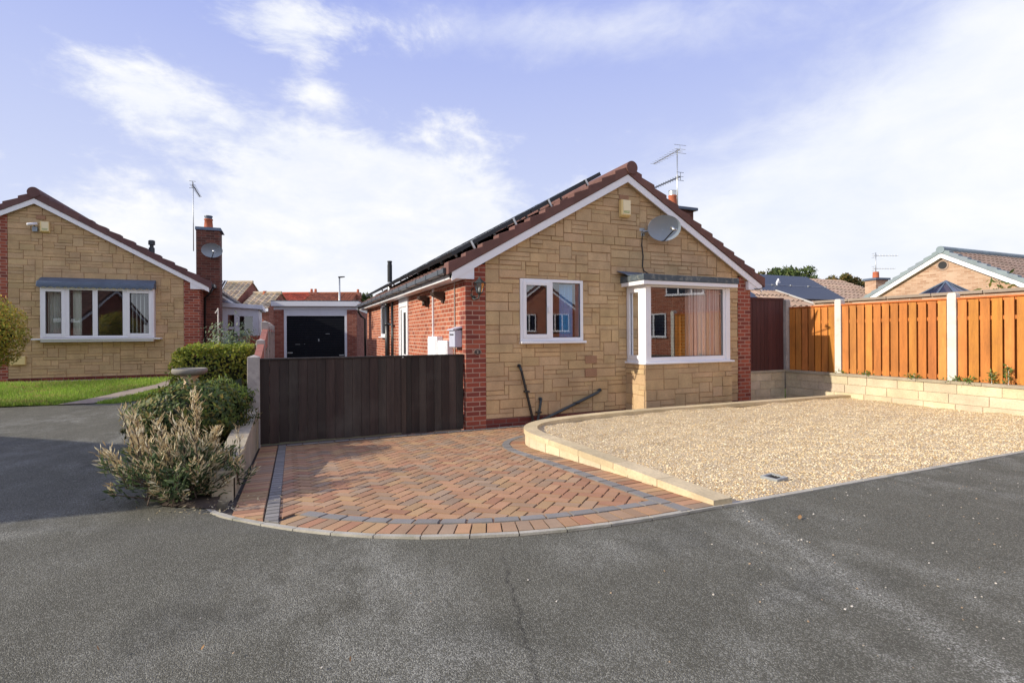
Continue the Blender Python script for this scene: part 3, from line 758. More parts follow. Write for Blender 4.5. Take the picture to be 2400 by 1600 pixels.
# barge boards, soffits, fascia, boxed ends
bz0, bz1 = .125, .255
for sd in (-1, 1):
    mb = MB(); xe = 3+sd*3.24
    q = [(xe, zr(xe)-bz0), (3, zr(3)-bz0), (3, zr(3)-bz1), (xe, zr(xe)-bz1)]
    mb.prism([(x, -.11, z) for x, z in (q if sd > 0 else q[::-1])], (0, .022, 0)); mb.build('bargeboard', 'white', house)
    mb = MB(); xe2 = 3+sd*2.9
    q = [(xe2, -.088, zr(xe2)-bz1+.01), (3, -.088, zr(3)-bz1+.01), (3, .0, zr(3)-bz1+.01), (xe2, .0, zr(xe2)-bz1+.01)]
    mb.face(q if sd > 0 else q[::-1]); mb.build('soffit', 'soffit_tan', house)
    xo = 3+sd*3.235; xi = 3+sd*2.88
    mb = MB(); q = [(xo, 2.055), (xi, 2.055), (xi, zr(xi)-bz1), (xo, zr(xo)-bz0-.03)]
    mb.prism([(x, -.10, z) for x, z in (q[::-1] if sd > 0 else q)], (0, .14, 0)); mb.build('boxed_eaves_end', 'white', house)
    mb = MB(); x0, x1 = sorted((xo, xo-sd*.02)); mb.box(x0, x1, -.08, 10.9, 2.06, 2.19); mb.build('fascia', 'white', house)
    mb = MB(); x0, x1 = sorted((xo-sd*.02, 3+sd*2.98)); mb.box(x0, x1, .045, 10.9, 2.062, 2.072); mb.build('soffit', 'white_paint', house)
    # square gutter with brackets
    mb = MB(); x0, x1 = sorted((xo+sd*.003, xo+sd*.115)); mb.box(x0, x1, .0, 10.9, 2.135, 2.215)
    for k in range(14): mb.box(min(x0, x1)-.006, max(x0, x1)+.006, .3+k*.78, .34+k*.78, 2.125, 2.225)
    mb.box(x0-.004, x1+.004, -.012, .0, 2.13, 2.222); mb.build('gutter', 'gutter', house, bevel=.008)
mb = MB(); mb.tube([(6.12, .12, 2.14), (6.1, .1, 1.95), (6.06, .1, 1.8), (6.06, .1, .4)], .034, 10); mb.build('downpipe', 'black_plastic', house, smooth=True)
mb = MB(); mb.tube([(-.29, 10.7, 2.13), (-.29, 10.72, 2.0), (-.2, 10.75, 1.85), (-.07, 10.75, 1.75), (-.06, 10.75, -.2)], .036, 10); mb.build('downpipe', 'black_plastic', house, smooth=True)
# left-light window
wn = MB(); x0, x1, z0, z1 = WIN; frame_rect(wn, x0, x1, z0, z1, -.035, .05, .055, .055, .05); wn.box(1.455, 1.525, -.035, .05, z0+.055, z1-.05)
wf = wn.build('window', 'white', house, bevel=.006)
sa = MB(); frame_rect(sa, x0+.045, 1.47, z0+.05, z1-.045, -.05, -.02, .062); sa.build('sash', 'white', wf, bevel=.005)
mb = MB(); mb.box(x0-.01, x1+.03, -.10, -.0, z0-.042, z0-.002); mb.build('sill', 'white', wf, bevel=.008)
mb = MB(); mb.box(1.42, 1.45, -.075, -.05, 1.55, 1.66); mb.build('handle', 'white', wf, bevel=.004)
pane_part(wf, x0+.1, 1.415, z0+.105, z1-.1, -.028); pane_part(wf, 1.52, x1-.05, z0+.05, z1-.045, -.005)
gasket(wf, x0+.105, 1.41, z0+.11, z1-.105, -.035); gasket(wf, 1.525, x1-.055, z0+.055, z1-.05, -.012)
mb = MB(); frame_rect(mb, x0, x1, z0, z1, .05, .25, .003); mb.build('reveal', 'white_paint', wf)
drape('blind', 'curtain_blue', wf, 1.74, 2.0, z0+.05, z1-.06, .14, 40, .012, waves=12)
# square bay
bw = MB(); p = -.55
stone_face(bw, 3.0, 4.945, -.3, .68, p, rng=random.Random(5), mod=.09)
stone_face(bw, 0, .55, -.3, .68, 0, rng=random.Random(6), mod=.09, to=lambda x, z, d: (3.0+d, -x, z))
stone_face(bw, 0, .55, -.3, .68, 0, rng=random.Random(7), mod=.09, to=lambda x, z, d: (4.945-d, -.55+x, z))
bw.build('bay_base', ['stone', 'mortar'], house)
bay = MB(); b0, b1, zb0, zb1 = 3.02, 4.92, .705, 2.02; y0 = p+.0
# corner posts, front frame and side frames
bay.box(b0, b0+.1, y0, y0+.1, zb0, zb1); bay.box(b1-.1, b1, y0, y0+.1, zb0, zb1)
bay.box(b0+.1, b1-.1, y0+.012, y0+.08, zb0, zb0+.085); bay.box(b0+.1, b1-.1, y0+.012, y0+.08, zb1-.03, zb1)
bay.box(b0+.1, b0+.125, y0+.012, y0+.08, zb0+.085, zb1-.03); bay.box(b1-.155, b1-.1, y0+.012, y0+.08, zb0+.085, zb1-.03)
for xs in (b0, b1-.07):
    bay.box(xs, xs+.07, y0+.1, y0+.16, zb0, zb1); bay.box(xs, xs+.07, -.07, -.0, zb0, zb1)
    bay.box(xs, xs+.07, y0+.16, -.07, zb0, zb0+.08); bay.box(xs, xs+.07, y0+.16, -.07, zb1-.08, zb1)
by = bay.build('bay_window', 'white', house, bevel=.006)
sa = MB(); sa.box(b0-.012, b0+.02, y0+.14, y0+.19, zb0+.05, zb1-.05); sa.box(b0-.012, b0+.02, -.11, -.05, zb0+.05, zb1-.05); sa.box(b0-.012, b0+.02, y0+.19, -.11, zb0+.05, zb0+.115); sa.box(b0-.012, b0+.02, y0+.19, -.11, zb1-.11, zb1-.05)
sa.build('sash', 'white', by, bevel=.005)
pane_part(by, b0+.12, b1-.15, zb0+.08, zb1-.025, y0+.045)
gasket(by, b0+.125, b1-.155, zb0+.085, zb1-.03, y0+.034)
for xs in (b0+.03, b1-.03):
    mb = MB(); mb.face([(xs, y0+.17, zb0+.1), (xs, -.08, zb0+.1), (xs, -.08, zb1-.1), (xs, y0+.17, zb1-.1)]); mb.build('pane', 'glass', by)
mb = MB(); q = [(b0-.05, -.0), (b0-.05, y0-.05), (b1+.06, y0-.05), (b1+.06, 0)]
mb.prism([(x, y, .672) for x, y in q][::-1], (0, 0, .034)); mb.build('sill', 'white', by, bevel=.008)
mb = MB(); mb.box(2.9, 5.0, -.66, -.0, 2.022, 2.088); mb.build('canopy_fascia', 'white', by, bevel=.005)
mb = MB(); mb.box(2.885, 5.015, -.675, -.0, 2.09, 2.19)
mb.prism([(2.885, -.5, 2.19), (5.0, -.5, 2.19), (5.0, -.005, 2.19), (2.885, -.005, 2.19)][::-1], (0, 0, .012))
mb.build('canopy_felt', 'felt', by, bevel=.012)
mb = MB(); mb.prism([(2.8, -.03, 2.3), (2.86, -.3, 2.2), (4.7, -.3, 2.2), (5.0, -.03, 2.24)][::-1], (0, .015, .01)); mb.build('lead_flashing', 'lead', by)
SC_T = [(1, .98, .95), (1.1, 1.08, 1.05), (.6, .52, .48), (.8, .66, .64), (1.12, 1.1, 1.08), (.42, .36, .35), (1.0, .9, .84)]
drape('curtain', 'curtain_cream', by, 3.98, 4.78, zb0+.02, zb1-.02, -.43, 80, .025, SC_T, 10)
mb = MB(); mb.box(b0+.05, b1-.05, -.5, -.02, zb0-.03, zb0+.005); mb.build('window_board', 'white_paint', by)
mb = MB(); mb.box(3.06, 3.09, -.36, -.26, zb0+.02, zb1-.02); mb.build('curtain', 'curtain_green', by)
# side door, side window, pipes
dr = MB(); dr.box(-.03, .04, 4.08, 4.16, -.2, 2.06); dr.box(-.03, .04, 5.0, 5.08, -.2, 2.06); dr.box(-.03, .04, 4.16, 5.0, 1.86, 2.06)
do = dr.build('side_door', 'white', house, bevel=.006)
mb = MB(); mb.box(-.018, .03, 4.17, 4.99, -.18, 1.85); mb.build('door_leaf', 'white', do, bevel=.01)
mb = MB(); mb.box(-.024, -.012, 4.3, 4.52, .75, 1.72); mb.build('pane', 'gasket', do)
mb = MB(); mb.box(-.024, -.012, 4.78, 4.84, .1, 1.8); mb.build('pane', 'gasket', do)
mb = MB(); mb.tube([(-.02, 4.24, .72), (-.07, 4.24, .72), (-.075, 4.36, .72)], .012, 8); mb.build('handle', 'alu', do, smooth=True)
sw = MB(); sw.box(-.05, .03, 6.55, 6.62, 1.16, 2.04); sw.box(-.05, .03, 7.5, 7.57, 1.16, 2.04); sw.box(-.05, .03, 6.62, 7.5, 1.98, 2.04); sw.box(-.05, .03, 6.62, 7.5, 1.16, 1.23)
so = sw.build('side_window', 'white', house); mb = MB(); mb.face([(-.01, 6.6, 1.2), (-.01, 7.52, 1.2), (-.01, 7.52, 2.0), (-.01, 6.6, 2.0)][::-1]); mb.build('pane', 'gasket', so)
mb = MB(); mb.box(-.11, .0, 6.45, 7.65, 1.12, 1.155); mb.build('sill', 'white', so, bevel=.006)
mb = MB(); mb.tube([(-.1, 6.25, -.3), (-.1, 6.25, 2.02)], .062, 14); mb.tube([(-.1, 6.25, 1.45), (-.1, 6.25, 1.52)], .07, 14); mb.tube([(-.1, 6.25, 1.95), (-.1, 6.25, 2.03)], .07, 14); mb.build('soil_pipe', 'black_plastic', house, smooth=True)
mb = MB(); mb.tube([(-.06, 5.72, -.3), (-.06, 5.72, 2.05)], .03, 10); mb.tube([(-.06, 5.72, 1.45), (-.1, 6.2, 1.5)], .025, 8)
mb.build('waste_pipe', 'black_plastic', house, smooth=True)
mb = MB(); mb.tube([(.0, 6.4, 2.2), (.0, 6.4, 2.62)], .058, 14); ven = mb.build('vent_pipe', 'galv', house, smooth=True)
mb = MB(); mb.tube([(.0, 6.4, 2.62), (.0, 6.4, 3.08)], .062, 14); mb.tube([(.0, 6.4, 3.08), (.0, 6.4, 3.15)], .056, 14); mb.tube([(0, 6.4, 3.15), (0, 6.4, 3.18)], .064, 14); mb.build('vent_sleeve', 'black_plastic', ven, smooth=False)
# meter boxes and conduits
mb = MB(); mb.box(-.11, .0, .62, 1.22, .35, 1.1); mb.box(-.125, -.11, .66, 1.18, .4, 1.06); mb.build('meter_box', 'white', house, bevel=.012)
mb = MB(); mb.box(-.11, .0, 1.26, 1.9, .35, 1.17); mb.box(-.125, -.11, 1.3, 1.86, .4, 1.13); mb.build('meter_box', 'white', house, bevel=.012)
mb = MB(); mb.box(-.03, 0, 1.84, 1.885, 1.16, 2.06); mb.build('conduit', 'white', house)
mb = MB(); mb.tube([(-.015, .5, .4), (-.015, .5, 2.06)], .011, 8); mb.build('conduit', 'concrete', house)
# air bricks, waste pipes
for (xa, xb, za, zc) in ((2.145, 2.375, .69, .82), (2.145, 2.375, .465, .597), (2.86, 3.06, 3.555, 3.655)):
    mb = MB(); mb.box(xa, xb, -.042, -.0, za, zc); mb.build('air_brick', 'vent', house)
def pipe(pts, r, mat): mb = MB(); mb.tube(pts, r, 12); mb.tube([Vector(pts[0])+Vector((0, .05, 0)), pts[0], Vector(pts[0])*.97+Vector(pts[1])*.03], r*1.25, 12); mb.build('waste_pipe', mat, house, smooth=True)
def pclip(x, z):
    mb = MB(); mb.box(x-.04, x+.04, -.105, -.024, z-.014, z+.014); mb.build('pipe_clip', 'black_plastic', house, bevel=.004)
for q in ((1.02, .27), (1.235, -.08), (1.95, .028)): pclip(*q)
pipe([(.9, -.06, .69), (.93, -.07, .6), (1.13, -.07, -.2), (1.14, -.07, -.3)], .021, 'black_plastic')
pipe([(1.28, -.06, .135), (1.265, -.075, .06), (1.21, -.075, -.24), (1.2, -.075, -.3)], .022, 'grey_pipe')
pipe([(2.425, -.06, .225), (2.36, -.075, .185), (1.42, -.075, -.165), (1.25, -.075, -.22)], .024, 'grey_pipe')
# chimney
mb = MB(); mb.box(5.78, 6.42, 2.0, 2.65, -.3, 4.12); ch = mb.build('chimney', 'brick_chimney', house)
mb = MB(); mb.box(5.7, 6.5, 1.92, 2.73, 4.12, 4.19); mb.build('chimney_cap', 'lead', ch, bevel=.01)
mb = MB(); mb.lathe([(.12, 0), (.115, .05), (.095, .3), (.105, .32), (.1, .34), (0, .34)], (6.05, 2.3, 4.19), 20); po = mb.build('chimney_pot', 'terracotta', ch, smooth=True)
mb = MB(); mb.lathe([(.092, .34), (.092, .44), (.1, .45), (0, .47)], (6.05, 2.3, 4.19), 20); mb.build('cowl', 'alu', po)
mb = MB(); pts = [(6.02, -.12, 2.075), (6.12, -.12, 2.07), (6.2, -.12, 2.085), (6.27, -.1, 2.1)]; mb.tube(pts, .008, 6); mb.build('cable', 'black_plastic', house)

# ------------------------------------------------------------------ things fixed to the bungalow
def alarm_box(name, label, x, y, z, w=.2, h=.30):
    t = thing(name, label, 'alarm box', (x, y, z))
    mb = MB(); mb.prism([(-w/2, 0, 0), (w/2, 0, 0), (w/2, 0, h), (-w/2, 0, h)], (0, -.02, 0))
    mb.hexa([(-w/2, -.08, .03), (w/2, -.08, .03), (w/2, -.02, 0), (-w/2, -.02, 0), (-w/2, -.08, h), (w/2, -.08, h), (w/2, -.02, h), (-w/2, -.02, h)])
    mb.build('case', 'cream', t, bevel=.006)
    mb = MB(); mb.box(-w/2+.035, w/2-.008, -.087, -.0805, .045, h-.006); mb.build('face_panel', 'cream_face', t, bevel=.004)
    mb = MB(); mb.box(-w/2+.045, w/2-.02, -.0895, -.0872, .095, .105); mb.box(-w/2+.045, w/2-.035, -.0895, -.0872, .067, .085); mb.build('printed_stripe', 'green_print', t)
    return t
alarm_box('alarm_box', 'cream alarm box with faded green stripes high under the main gable peak', 2.955, -.03, 3.255)

def dish(name, label, c, facing, w, h, tilt=.28, mount=None, wall=None):
    """oval offset dish; local -y is the facing side"""
    t = thing(name, label, 'satellite dish', c, facing)
    mb = MB(); nr, ns = 6, 32; Rm = Matrix.Rotation(tilt, 3, 'X')
    rings = []
    for r in range(nr+1):
        k = r/nr; ring = []
        for j in range(ns):
            q = 2*PI*j/ns; p = Vector((math.cos(q)*w/2*k, .09*k*k-.09, math.sin(q)*h/2*k)); p.y = -.075*(k*k) ; ring.append(Rm @ p)
        rings.append(ring)
    for r in range(nr):
        for j in range(ns):
            j2 = (j+1) % ns
            if r == 0: mb.face([rings[0][0], rings[1][j], rings[1][j2]])
            else: mb.face([rings[r][j], rings[r+1][j], rings[r+1][j2], rings[r][j2]])
            if r == nr-1: mb.face([rings[nr][j], rings[nr][j]+Vector((0, .012, 0)), rings[nr][j2]+Vector((0, .012, 0)), rings[nr][j2]])
    mb.build('reflector', 'dish', t, smooth=True)
    mb = MB(); lo = Rm @ Vector((0, -.06, -h/2)); tip = Vector((.02, -.38, -h*.26)); mb.tube([lo, lo+Vector((0, -.05, -.01)), tip], .011, 8); mb.build('arm', 'black_plastic', t)
    mb = MB(); mb.tube([tip+Vector((0, -.03, .0)), tip+Vector((0, .03, .035)), tip+Vector((.0, .075, .05))], [.02, .026, .034], 12); mb.tube([tip+Vector((.045, -.03, .0)), tip+Vector((.04, .02, .02))], .012, 8); mb.build('receiver', 'alu', t, smooth=True)
    if mount is not None:
        mb = MB(); mb.tube([Vector((0, .01, -.02)), Vector((0, .05, -.03)), Vector((mount[0], .05, mount[1])), Vector((mount[0], mount[2], mount[1]))], .019, 8)
        q = Vector((mount[0], mount[2], mount[1])); mb.box(q.x-.05, q.x+.05, q.y-.008, q.y+.004, q.z-.07, q.z+.07); mb.build('bracket', 'galv', t)
    return t
dish('satellite_dish', 'large grey satellite dish on the main gable above the bay window', (3.68, -.2, 3.1), math.radians(-14), .63, .46, mount=(-.36, -.07, .09))
mb = MB(); cpts = [(3.36, -.035, 3.0), (3.35, -.03, 2.8), (3.37, -.03, 2.6), (3.365, -.03, 2.42), (3.38, -.035, 2.33), (3.43, -.2, 2.22)]
mb.tube([(x+.005*math.sin(z*20), y, z) for x, y, z in cpts], .011, 6); tag(mb.build('cable', 'black_plastic'), 'black cable hanging from the main satellite dish down to the bay roof', 'cable')

def lantern():
    t = thing('wall_lantern', 'dark coach lantern on the red brick pillar near the gate', 'wall lamp', (.155, -.03, 1.72))
    mb = MB(); mb.tube([(-.03, 0, .08), (-.05, -.03, .04), (-.03, -.07, .02), (.02, -.1, .04), (.03, -.12, .1)], .012, 8); mb.tube([(-.03, -.01, .2), (-.07, -.03, .17), (-.08, -.04, .1), (-.04, -.03, .03)], .010, 8)
    mb.lathe([(.0, -.04), (.02, -.03), (.035, .0), (.012, .02), (.0, .03)], (-.02, -.012, .06), 10); mb.build('bracket', 'dark_metal', t, smooth=True)
    c = (.03, -.13); n = 6
    def ring(r, z): return [(c[0]+r*math.cos(PI/6+2*PI*j/n), c[1]+r*math.sin(PI/6+2*PI*j/n), z) for j in range(n)]
    lo, hi = ring(.045, .12), ring(.082, .27)
    mb = MB()
    for j in range(n): mb.tube([lo[j], hi[j]], .006, 5); mb.tube([hi[j], hi[(j+1) % n]], .007, 5); mb.tube([lo[j], lo[(j+1) % n]], .007, 5)
    mb.lathe([(.0, .085), (.02, .09), (.03, .11), (.048, .12), (0, .122)], (*c, 0), 12); mb.build('cage', 'dark_metal', t)
    mb = MB()
    for j in range(n): mb.face([lo[j], lo[(j+1) % n], hi[(j+1) % n], hi[j]])
    mb.build('glass_shade', 'lamp_glass', t)
    mb = MB(); e, k, tp = ring(.105, .268), ring(.045, .315), ring(.02, .345)
    for A, B in ((e, k), (k, tp)):
        for j in range(n): mb.face([A[j], A[(j+1) % n], B[(j+1) % n], B[j]])
    mb.face(e[::-1]); mb.tube([(*c, .34), (*c, .375)], [.014, .005], 8); mb.build('cap', 'dark_metal', t)
    mb = MB(); mb.lathe([(0, .13), (.018, .14), (.024, .17), (.015, .2), (0, .21)], (*c, 0), 10); mb.build('bulb', 'white', t, smooth=True)
lantern()
# oval number plaque
t = thing('number_plaque', 'small carved oval house number plaque on the brick pillar by the gate', 'house number', (.19, -.03, .925))
def oval(rx, rz, n=28): return [(rx*math.cos(2*PI*j/n), 0, rz*math.sin(2*PI*j/n)) for j in range(n)]
mb = MB(); mb.prism(oval(.068, .048), (0, -.012, 0)); mb.build('plate', 'plaque', t, bevel=.005)
mb = MB(); mb.prism([(x, -.0125, z) for x, _, z in oval(.052, .034)], (0, -.002, 0)); mb.build('recess', 'plaque_dark', t)
fc = bpy.data.curves.new('numeral', 'FONT'); fc.body = '2'; fc.size = .06; fc.extrude = .002; fc.align_x = 'CENTER'; fc.align_y = 'CENTER'
fo = bpy.data.objects.new('numeral', fc); COL.objects.link(fo)
dg = bpy.context.evaluated_depsgraph_get(); me = bpy.data.meshes.new_from_object(fo.evaluated_get(dg)); COL.objects.unlink(fo); bpy.data.objects.remove(fo)
me.materials.clear(); me.materials.append(M['plaque_num']); no = bpy.data.objects.new('numeral', me); COL.objects.link(no); no.parent = t; no.location = (0, -.017, 0); no.rotation_euler = (PI/2, 0, 0)
# letter box on side wall
t = thing('letterbox', 'grey metal letterbox on the side wall next to the meter boxes', 'letterbox', (0, .3, 1.0))
mb = MB(); mb.box(-.125, -.002, -.15, .15, 0, .27); mb.build('case', 'letterbox', t, bevel=.008)
mb = MB(); mb.hexa([(-.155, -.17, .268), (-.155, .17, .268), (0, .17, .30), (0, -.17, .30), (-.155, -.17, .284), (-.155, .17, .284), (0, .17, .33), (0, -.17, .33)][::1]); mb.build('lid', 'letterbox', t)
mb = MB(); mb.box(-.13, -.1251, -.1, .1, .19, .21); mb.build('slot', 'gasket', t)
# floodlights on the side wall
def flood(label, y, z, big):
    t = thing('security_light', label, 'outdoor light', (0, y, z), group=None)
    if big:
        mb = MB(); mb.hexa([(-.2, -.1, .1), (-.2, .1, .1), (-.02, .1, .02), (-.02, -.1, .02), (-.22, -.11, .16), (-.22, .11, .16), (-.02, .11, .18), (-.02, -.11, .18)]); mb.build('lamp_head', 'flood', t, bevel=.01)
        mb = MB(); mb.box(-.03, 0, -.06, .06, -.02, .12); mb.build('bracket', 'flood', t)
    else:
        mb = MB(); mb.hexa([(-.2, -.09, .08), (-.2, .09, .08), (-.06, .09, .04), (-.06, -.09, .04), (-.21, -.1, .14), (-.21, .1, .14), (-.06, .1, .16), (-.06, -.1, .16)]); mb.build('lamp_head', 'flood', t, bevel=.01)
        mb = MB(); mb.tube([(-.09, 0, .05), (-.09, 0, -.04)], .04, 12); mb.build('sensor', 'flood', t, smooth=True)
        mb = MB(); mb.box(-.06, 0, -.04, .04, -.06, .14); mb.build('bracket', 'flood', t)
flood('bronze security light with a sensor beside the white conduit on the side wall', 2.25, 1.8, 0)
flood('wedge shaped bronze wall light between the conduit and the front corner', 1.2, 1.78, 1)

# solar panels on the left slope
ang = math.atan(SL)
sa_ = thing('solar_array', 'array of black framed solar panels on the left roof slope of the main bungalow', 'solar panels', (-.07, .45, zr(0)+.10), 0)
sa_.rotation_euler = (0, -ang, 0)
PROTO = None
def solar():
    # local: x up the slope, y along the eaves
    mb = MB(); mb.box(.016, 1.624, .016, .974, .0, .034); t = mb.build('solar_panel', 'solar', sa_)
    mb = MB()
    for b in ((0, 1.64, 0, .016), (0, 1.64, .974, .99), (0, .016, .016, .974), (1.624, 1.64, .016, .974)): mb.box(b[0], b[1], b[2], b[3], -.03, .038)
    mb.build('frame', 'black_plastic', t)
    for x in (.38, 1.26):
        mb = MB(); mb.box(x, x+.035, -.02, .02, -.1, .042); mb.box(x-.008, x+.043, -.026, .03, .036, .046); mb.build('clamp', 'alu', t)
    return t
for row in range(2):
    for k in range(10):
        s = solar() if PROTO is None else copy_tree(PROTO)
        PROTO = PROTO or s
        s.parent = sa_; s.location = (row*1.66, k*1.0, 0)

def yagi(name, label, base, top, booms, cat='TV aerial', mat='alu', r=.016):
    """booms: (z, direction xy, length, element half length, count, tilt, material)"""
    t = thing(name, label, cat, base)
    mb = MB(); h = top-base[2]; mb.tube([(0, 0, 0), (0, 0, h)], r, 8); mb.build('mast', mat, t, smooth=True)
    for (z, dr_, L, el, n, tilt, mt) in booms:
        mb = MB(); d = Vector((dr_[0], dr_[1], 0)).normalized(); sd = Vector((-d.y, d.x, 0)); zz = z-base[2]
        a = Vector((0, 0, zz))-d*.12; b = Vector((0, 0, zz))+d*L+Vector((0, 0, tilt)); mb.tube([a, b], .011, 6)
        if 1: pass
        for k in range(n):
            p = a.lerp(b, k/(n-1)); e = el*(1-.35*k/n); mb.tube([p-sd*e, p+sd*e], .0055, 5)
            if el < .15: mb.tube([p-Vector((0, 0, e*.6)), p+Vector((0, 0, e*.6))], .006, 5)
        mb.tube([a+sd*el*1.1+Vector((0, 0, .1)), a-sd*el*1.1+Vector((0, 0, .1))], .006, 5); mb.tube([a+sd*el*1.1-Vector((0, 0, .1)), a-sd*el*1.1-Vector((0, 0, .1))], .006, 5)
        mb.tube([a+Vector((0, 0, .1)), a-Vector((0, 0, .1))], .006, 5); mb.build('antenna_arm', mt, t)
    return t
yagi('television_aerial', 'pale TV aerial with two arms above the main bungalow chimney', (6.48, 2.62, 3.9), 5.82, [(5.78, (.1, .94), 1.05, .16, 11, 0, 'alu'), (5.1, (.05, .94), 1.15, .09, 14, 0, 'black_plastic')])

# ================================================================== GATES AND LEFT BOUNDARY
def gate(label, x0, x1, y, z0, z1, bw_, seed):
    rng = random.Random(seed); t = thing('wooden_gate', label, 'gate', (x0, y, z0), group='leaves of the driveway gate'); n = round((x1-x0)/bw_); w = (x1-x0)/n
    mb = MB()
    for k in range(n):
        tn = rng.uniform(.55, 1.5); mb.box(k*w+.0008, (k+1)*w-.0008, -.02-rng.uniform(0, .006), 0, rng.uniform(0, .012), z1-z0-.025, (tn*rng.uniform(.95, 1.25), tn, tn))
    mb.build('boards', 'wood_dark', t, bevel=.004)
    mb = MB(); mb.box(-.0, x1-x0, -.035, .06, z1-z0-.024, z1-z0+.0); mb.build('top_rail', 'wood_dark', t, bevel=.004)
    for zz in (.15, .55, .95): mb = MB(); mb.box(0, x1-x0, .004, .05, zz, zz+.09); mb.build('cross_rail', 'wood_dark', t)
    if bw_ and x1 > -.5: mb = MB(); mb.box(-.035, .035, -.042, -.024, .01, z1-z0-.03, (1.5, 1.3, 1.2)); mb.build('closing_strip', 'wood_dark', t, bevel=.003)
    return t
gate('dark brown boarded driveway gate, the wider leaf beside the concrete post', -2.885, -.965, .06, -.265, .893, .118, 3)
gate('dark brown boarded driveway gate, the narrow leaf against the brick pillar', -.955, -.02, .06, -.28, .893, .118, 4)

def post(parent, name, x, y, z0, z1, w=.115, mat='concrete', cap='pyramid'):
    mb = MB(); h = w/2; mb.box(x-h, x+h, y-h, y+h, z0, z1-.03)
    if cap == 'pyramid':
        b = [(x-h, y-h, z1-.03), (x+h, y-h, z1-.03), (x+h, y+h, z1-.03), (x-h, y+h, z1-.03)]
        for k in range(4): mb.face([b[k], b[(k+1) % 4], (x, y, z1)])
    else:
        mb.hexa([(x-h, y-h, z1-.03), (x+h, y-h, z1-.03), (x+h, y+h, z1-.03), (x-h, y+h, z1-.03), (x-h*.9, y-h*.75, z1), (x+h*.9, y-h*.75, z1), (x+h*.9, y+h*.75, z1), (x-h*.9, y+h*.75, z1)])
    return mb.build(name, mat, parent, bevel=.006)
gp = post(None, 'gate_post', 0, 0, -.35, .945, .15, 'concrete'); gp.location = (-2.955, .06, 0)
tag(gp, 'pitted concrete gate post with pyramid top at the end of the side wall', 'gate post')
fl = thing('boundary_fence', 'stepped terracotta board fence with concrete posts running back from the gate post', 'fence', (-2.95, 2, 0))
ys = [.13, 2.0, 3.87, 5.75, 7.62, 9.5]; tops = [.86, 1.13, 1.45, 1.45, 1.45]; ptop = [None, 1.15, 1.5, 1.52, 1.52, 1.52]
for k in range(5):
    rng = random.Random(40+k); mb = MB(); y0, y1 = ys[k]+.06-2, ys[k+1]-.06-2; n = 14
    for j in range(n):
        a, b = y0+(y1-y0)*j/n, y0+(y1-y0)*(j+1)/n; tn = rng.uniform(.8, 1.2); sag = -.05*math.sin(PI*(j+.5)/n) if k >= 2 else 0.1*(j/n)-.05
        mb.box(-.02, .0 if j % 2 else .012, a+.004, b-.004, -.2, tops[k]+sag, (tn, tn, tn))
    for zz in (.1, .5, tops[k]-.15): mb.box(.012, .05, y0, y1, zz, zz+.05)
    mb.build('fence_panel', 'wood_terra', fl)
    if k < 2:
        mb = MB(); mb.hexa([(-.045, y0, tops[k]-.30), (.055, y0, tops[k]-.30), (.055, y1, tops[k]-.02), (-.045, y1, tops[k]-.02), (-.045, y0, tops[k]-.06), (.055, y0, tops[k]-.06), (.055, y1, tops[k]+.2), (-.045, y1, tops[k]+.2)]); mb.build('sloping_rail', 'wood_terra', fl)
    post(fl, 'fence_post', 0, ys[k+1]-2, -.3, ptop[k+1], .13)

# ================================================================== RIGHT FENCE
bf = thing('brown_fence_panel', 'dark red brown close boarded panel between bungalow pillar and concrete post', 'fence', (6.02, .16, .41))
mb = MB(); rng = random.Random(61)
for k in range(10):
    tn = rng.uniform(.8, 1.2); mb.box(k*.113+.002, (k+1)*.113-.002, -.012-rng.uniform(0, .008), .01, 0, 1.48, (tn, tn, tn))
mb.build('boards', 'wood_brown', bf, bevel=.003)
mb = MB(); mb.box(0, 1.13, -.03, .03, 1.48, 1.52); mb.build('capping', 'wood_brown', bf)
of = thing('orange_fence', 'bright orange board fence with pale concrete posts along the gravel', 'fence', (7.3, -2.4, .41))
FY = [.16, -.98, -2.86, -4.74]; PT = [1.9, 1.84, 1.82, 1.82]
for k, y in enumerate(FY):
    post(of, 'concrete_post', -.06 if k == 0 else 0, y+2.4, -.4, PT[k]-.41, .125 if k else .13, 'concrete_white' if k else 'concrete', 'flat')
for k in range(3):
    y1, y0 = FY[k]+2.4-.065, FY[k+1]+2.4+.065; L = y1-y0; n = max(5, round(L/.152)); pit = L/n; rng = random.Random(70+k)
    mb = MB(); H_ = 1.305
    def bcol(): tn = rng.uniform(.78, 1.2); return (tn, tn*rng.uniform(.9, 1.12), tn*rng.uniform(.8, 1.2))
    for j in range(n):
        c = y0+(j+.5)*pit; w = .0605+rng.uniform(-.003, .003); mb.box(-.042-rng.uniform(0, .003), -.022, c-w, c+w, .005, H_-.01-rng.uniform(0, .006), bcol())
    for j in range(n+1):
        c = y0+j*pit; mb.box(.022, .04, max(y0, c-.055), min(y1, c+.055), .005, H_-.012, tuple(x*.9 for x in bcol()))
    mb.build('panel_boards', 'wood_orange', of, bevel=.003)
    for zz in (.03, .97, H_-.05): mb = MB(); mb.box(-.021, .021, y0, y1, zz, zz+.06, (1.0, .9, .85)); mb.build('panel_rail', 'wood_orange', of, bevel=.003)
    mb = MB(); mb.box(-.05, .045, y0, y1, H_, H_+.022, (1.1, .8, .8)); mb.build('panel_capping', 'wood_orange', of, bevel=.003)
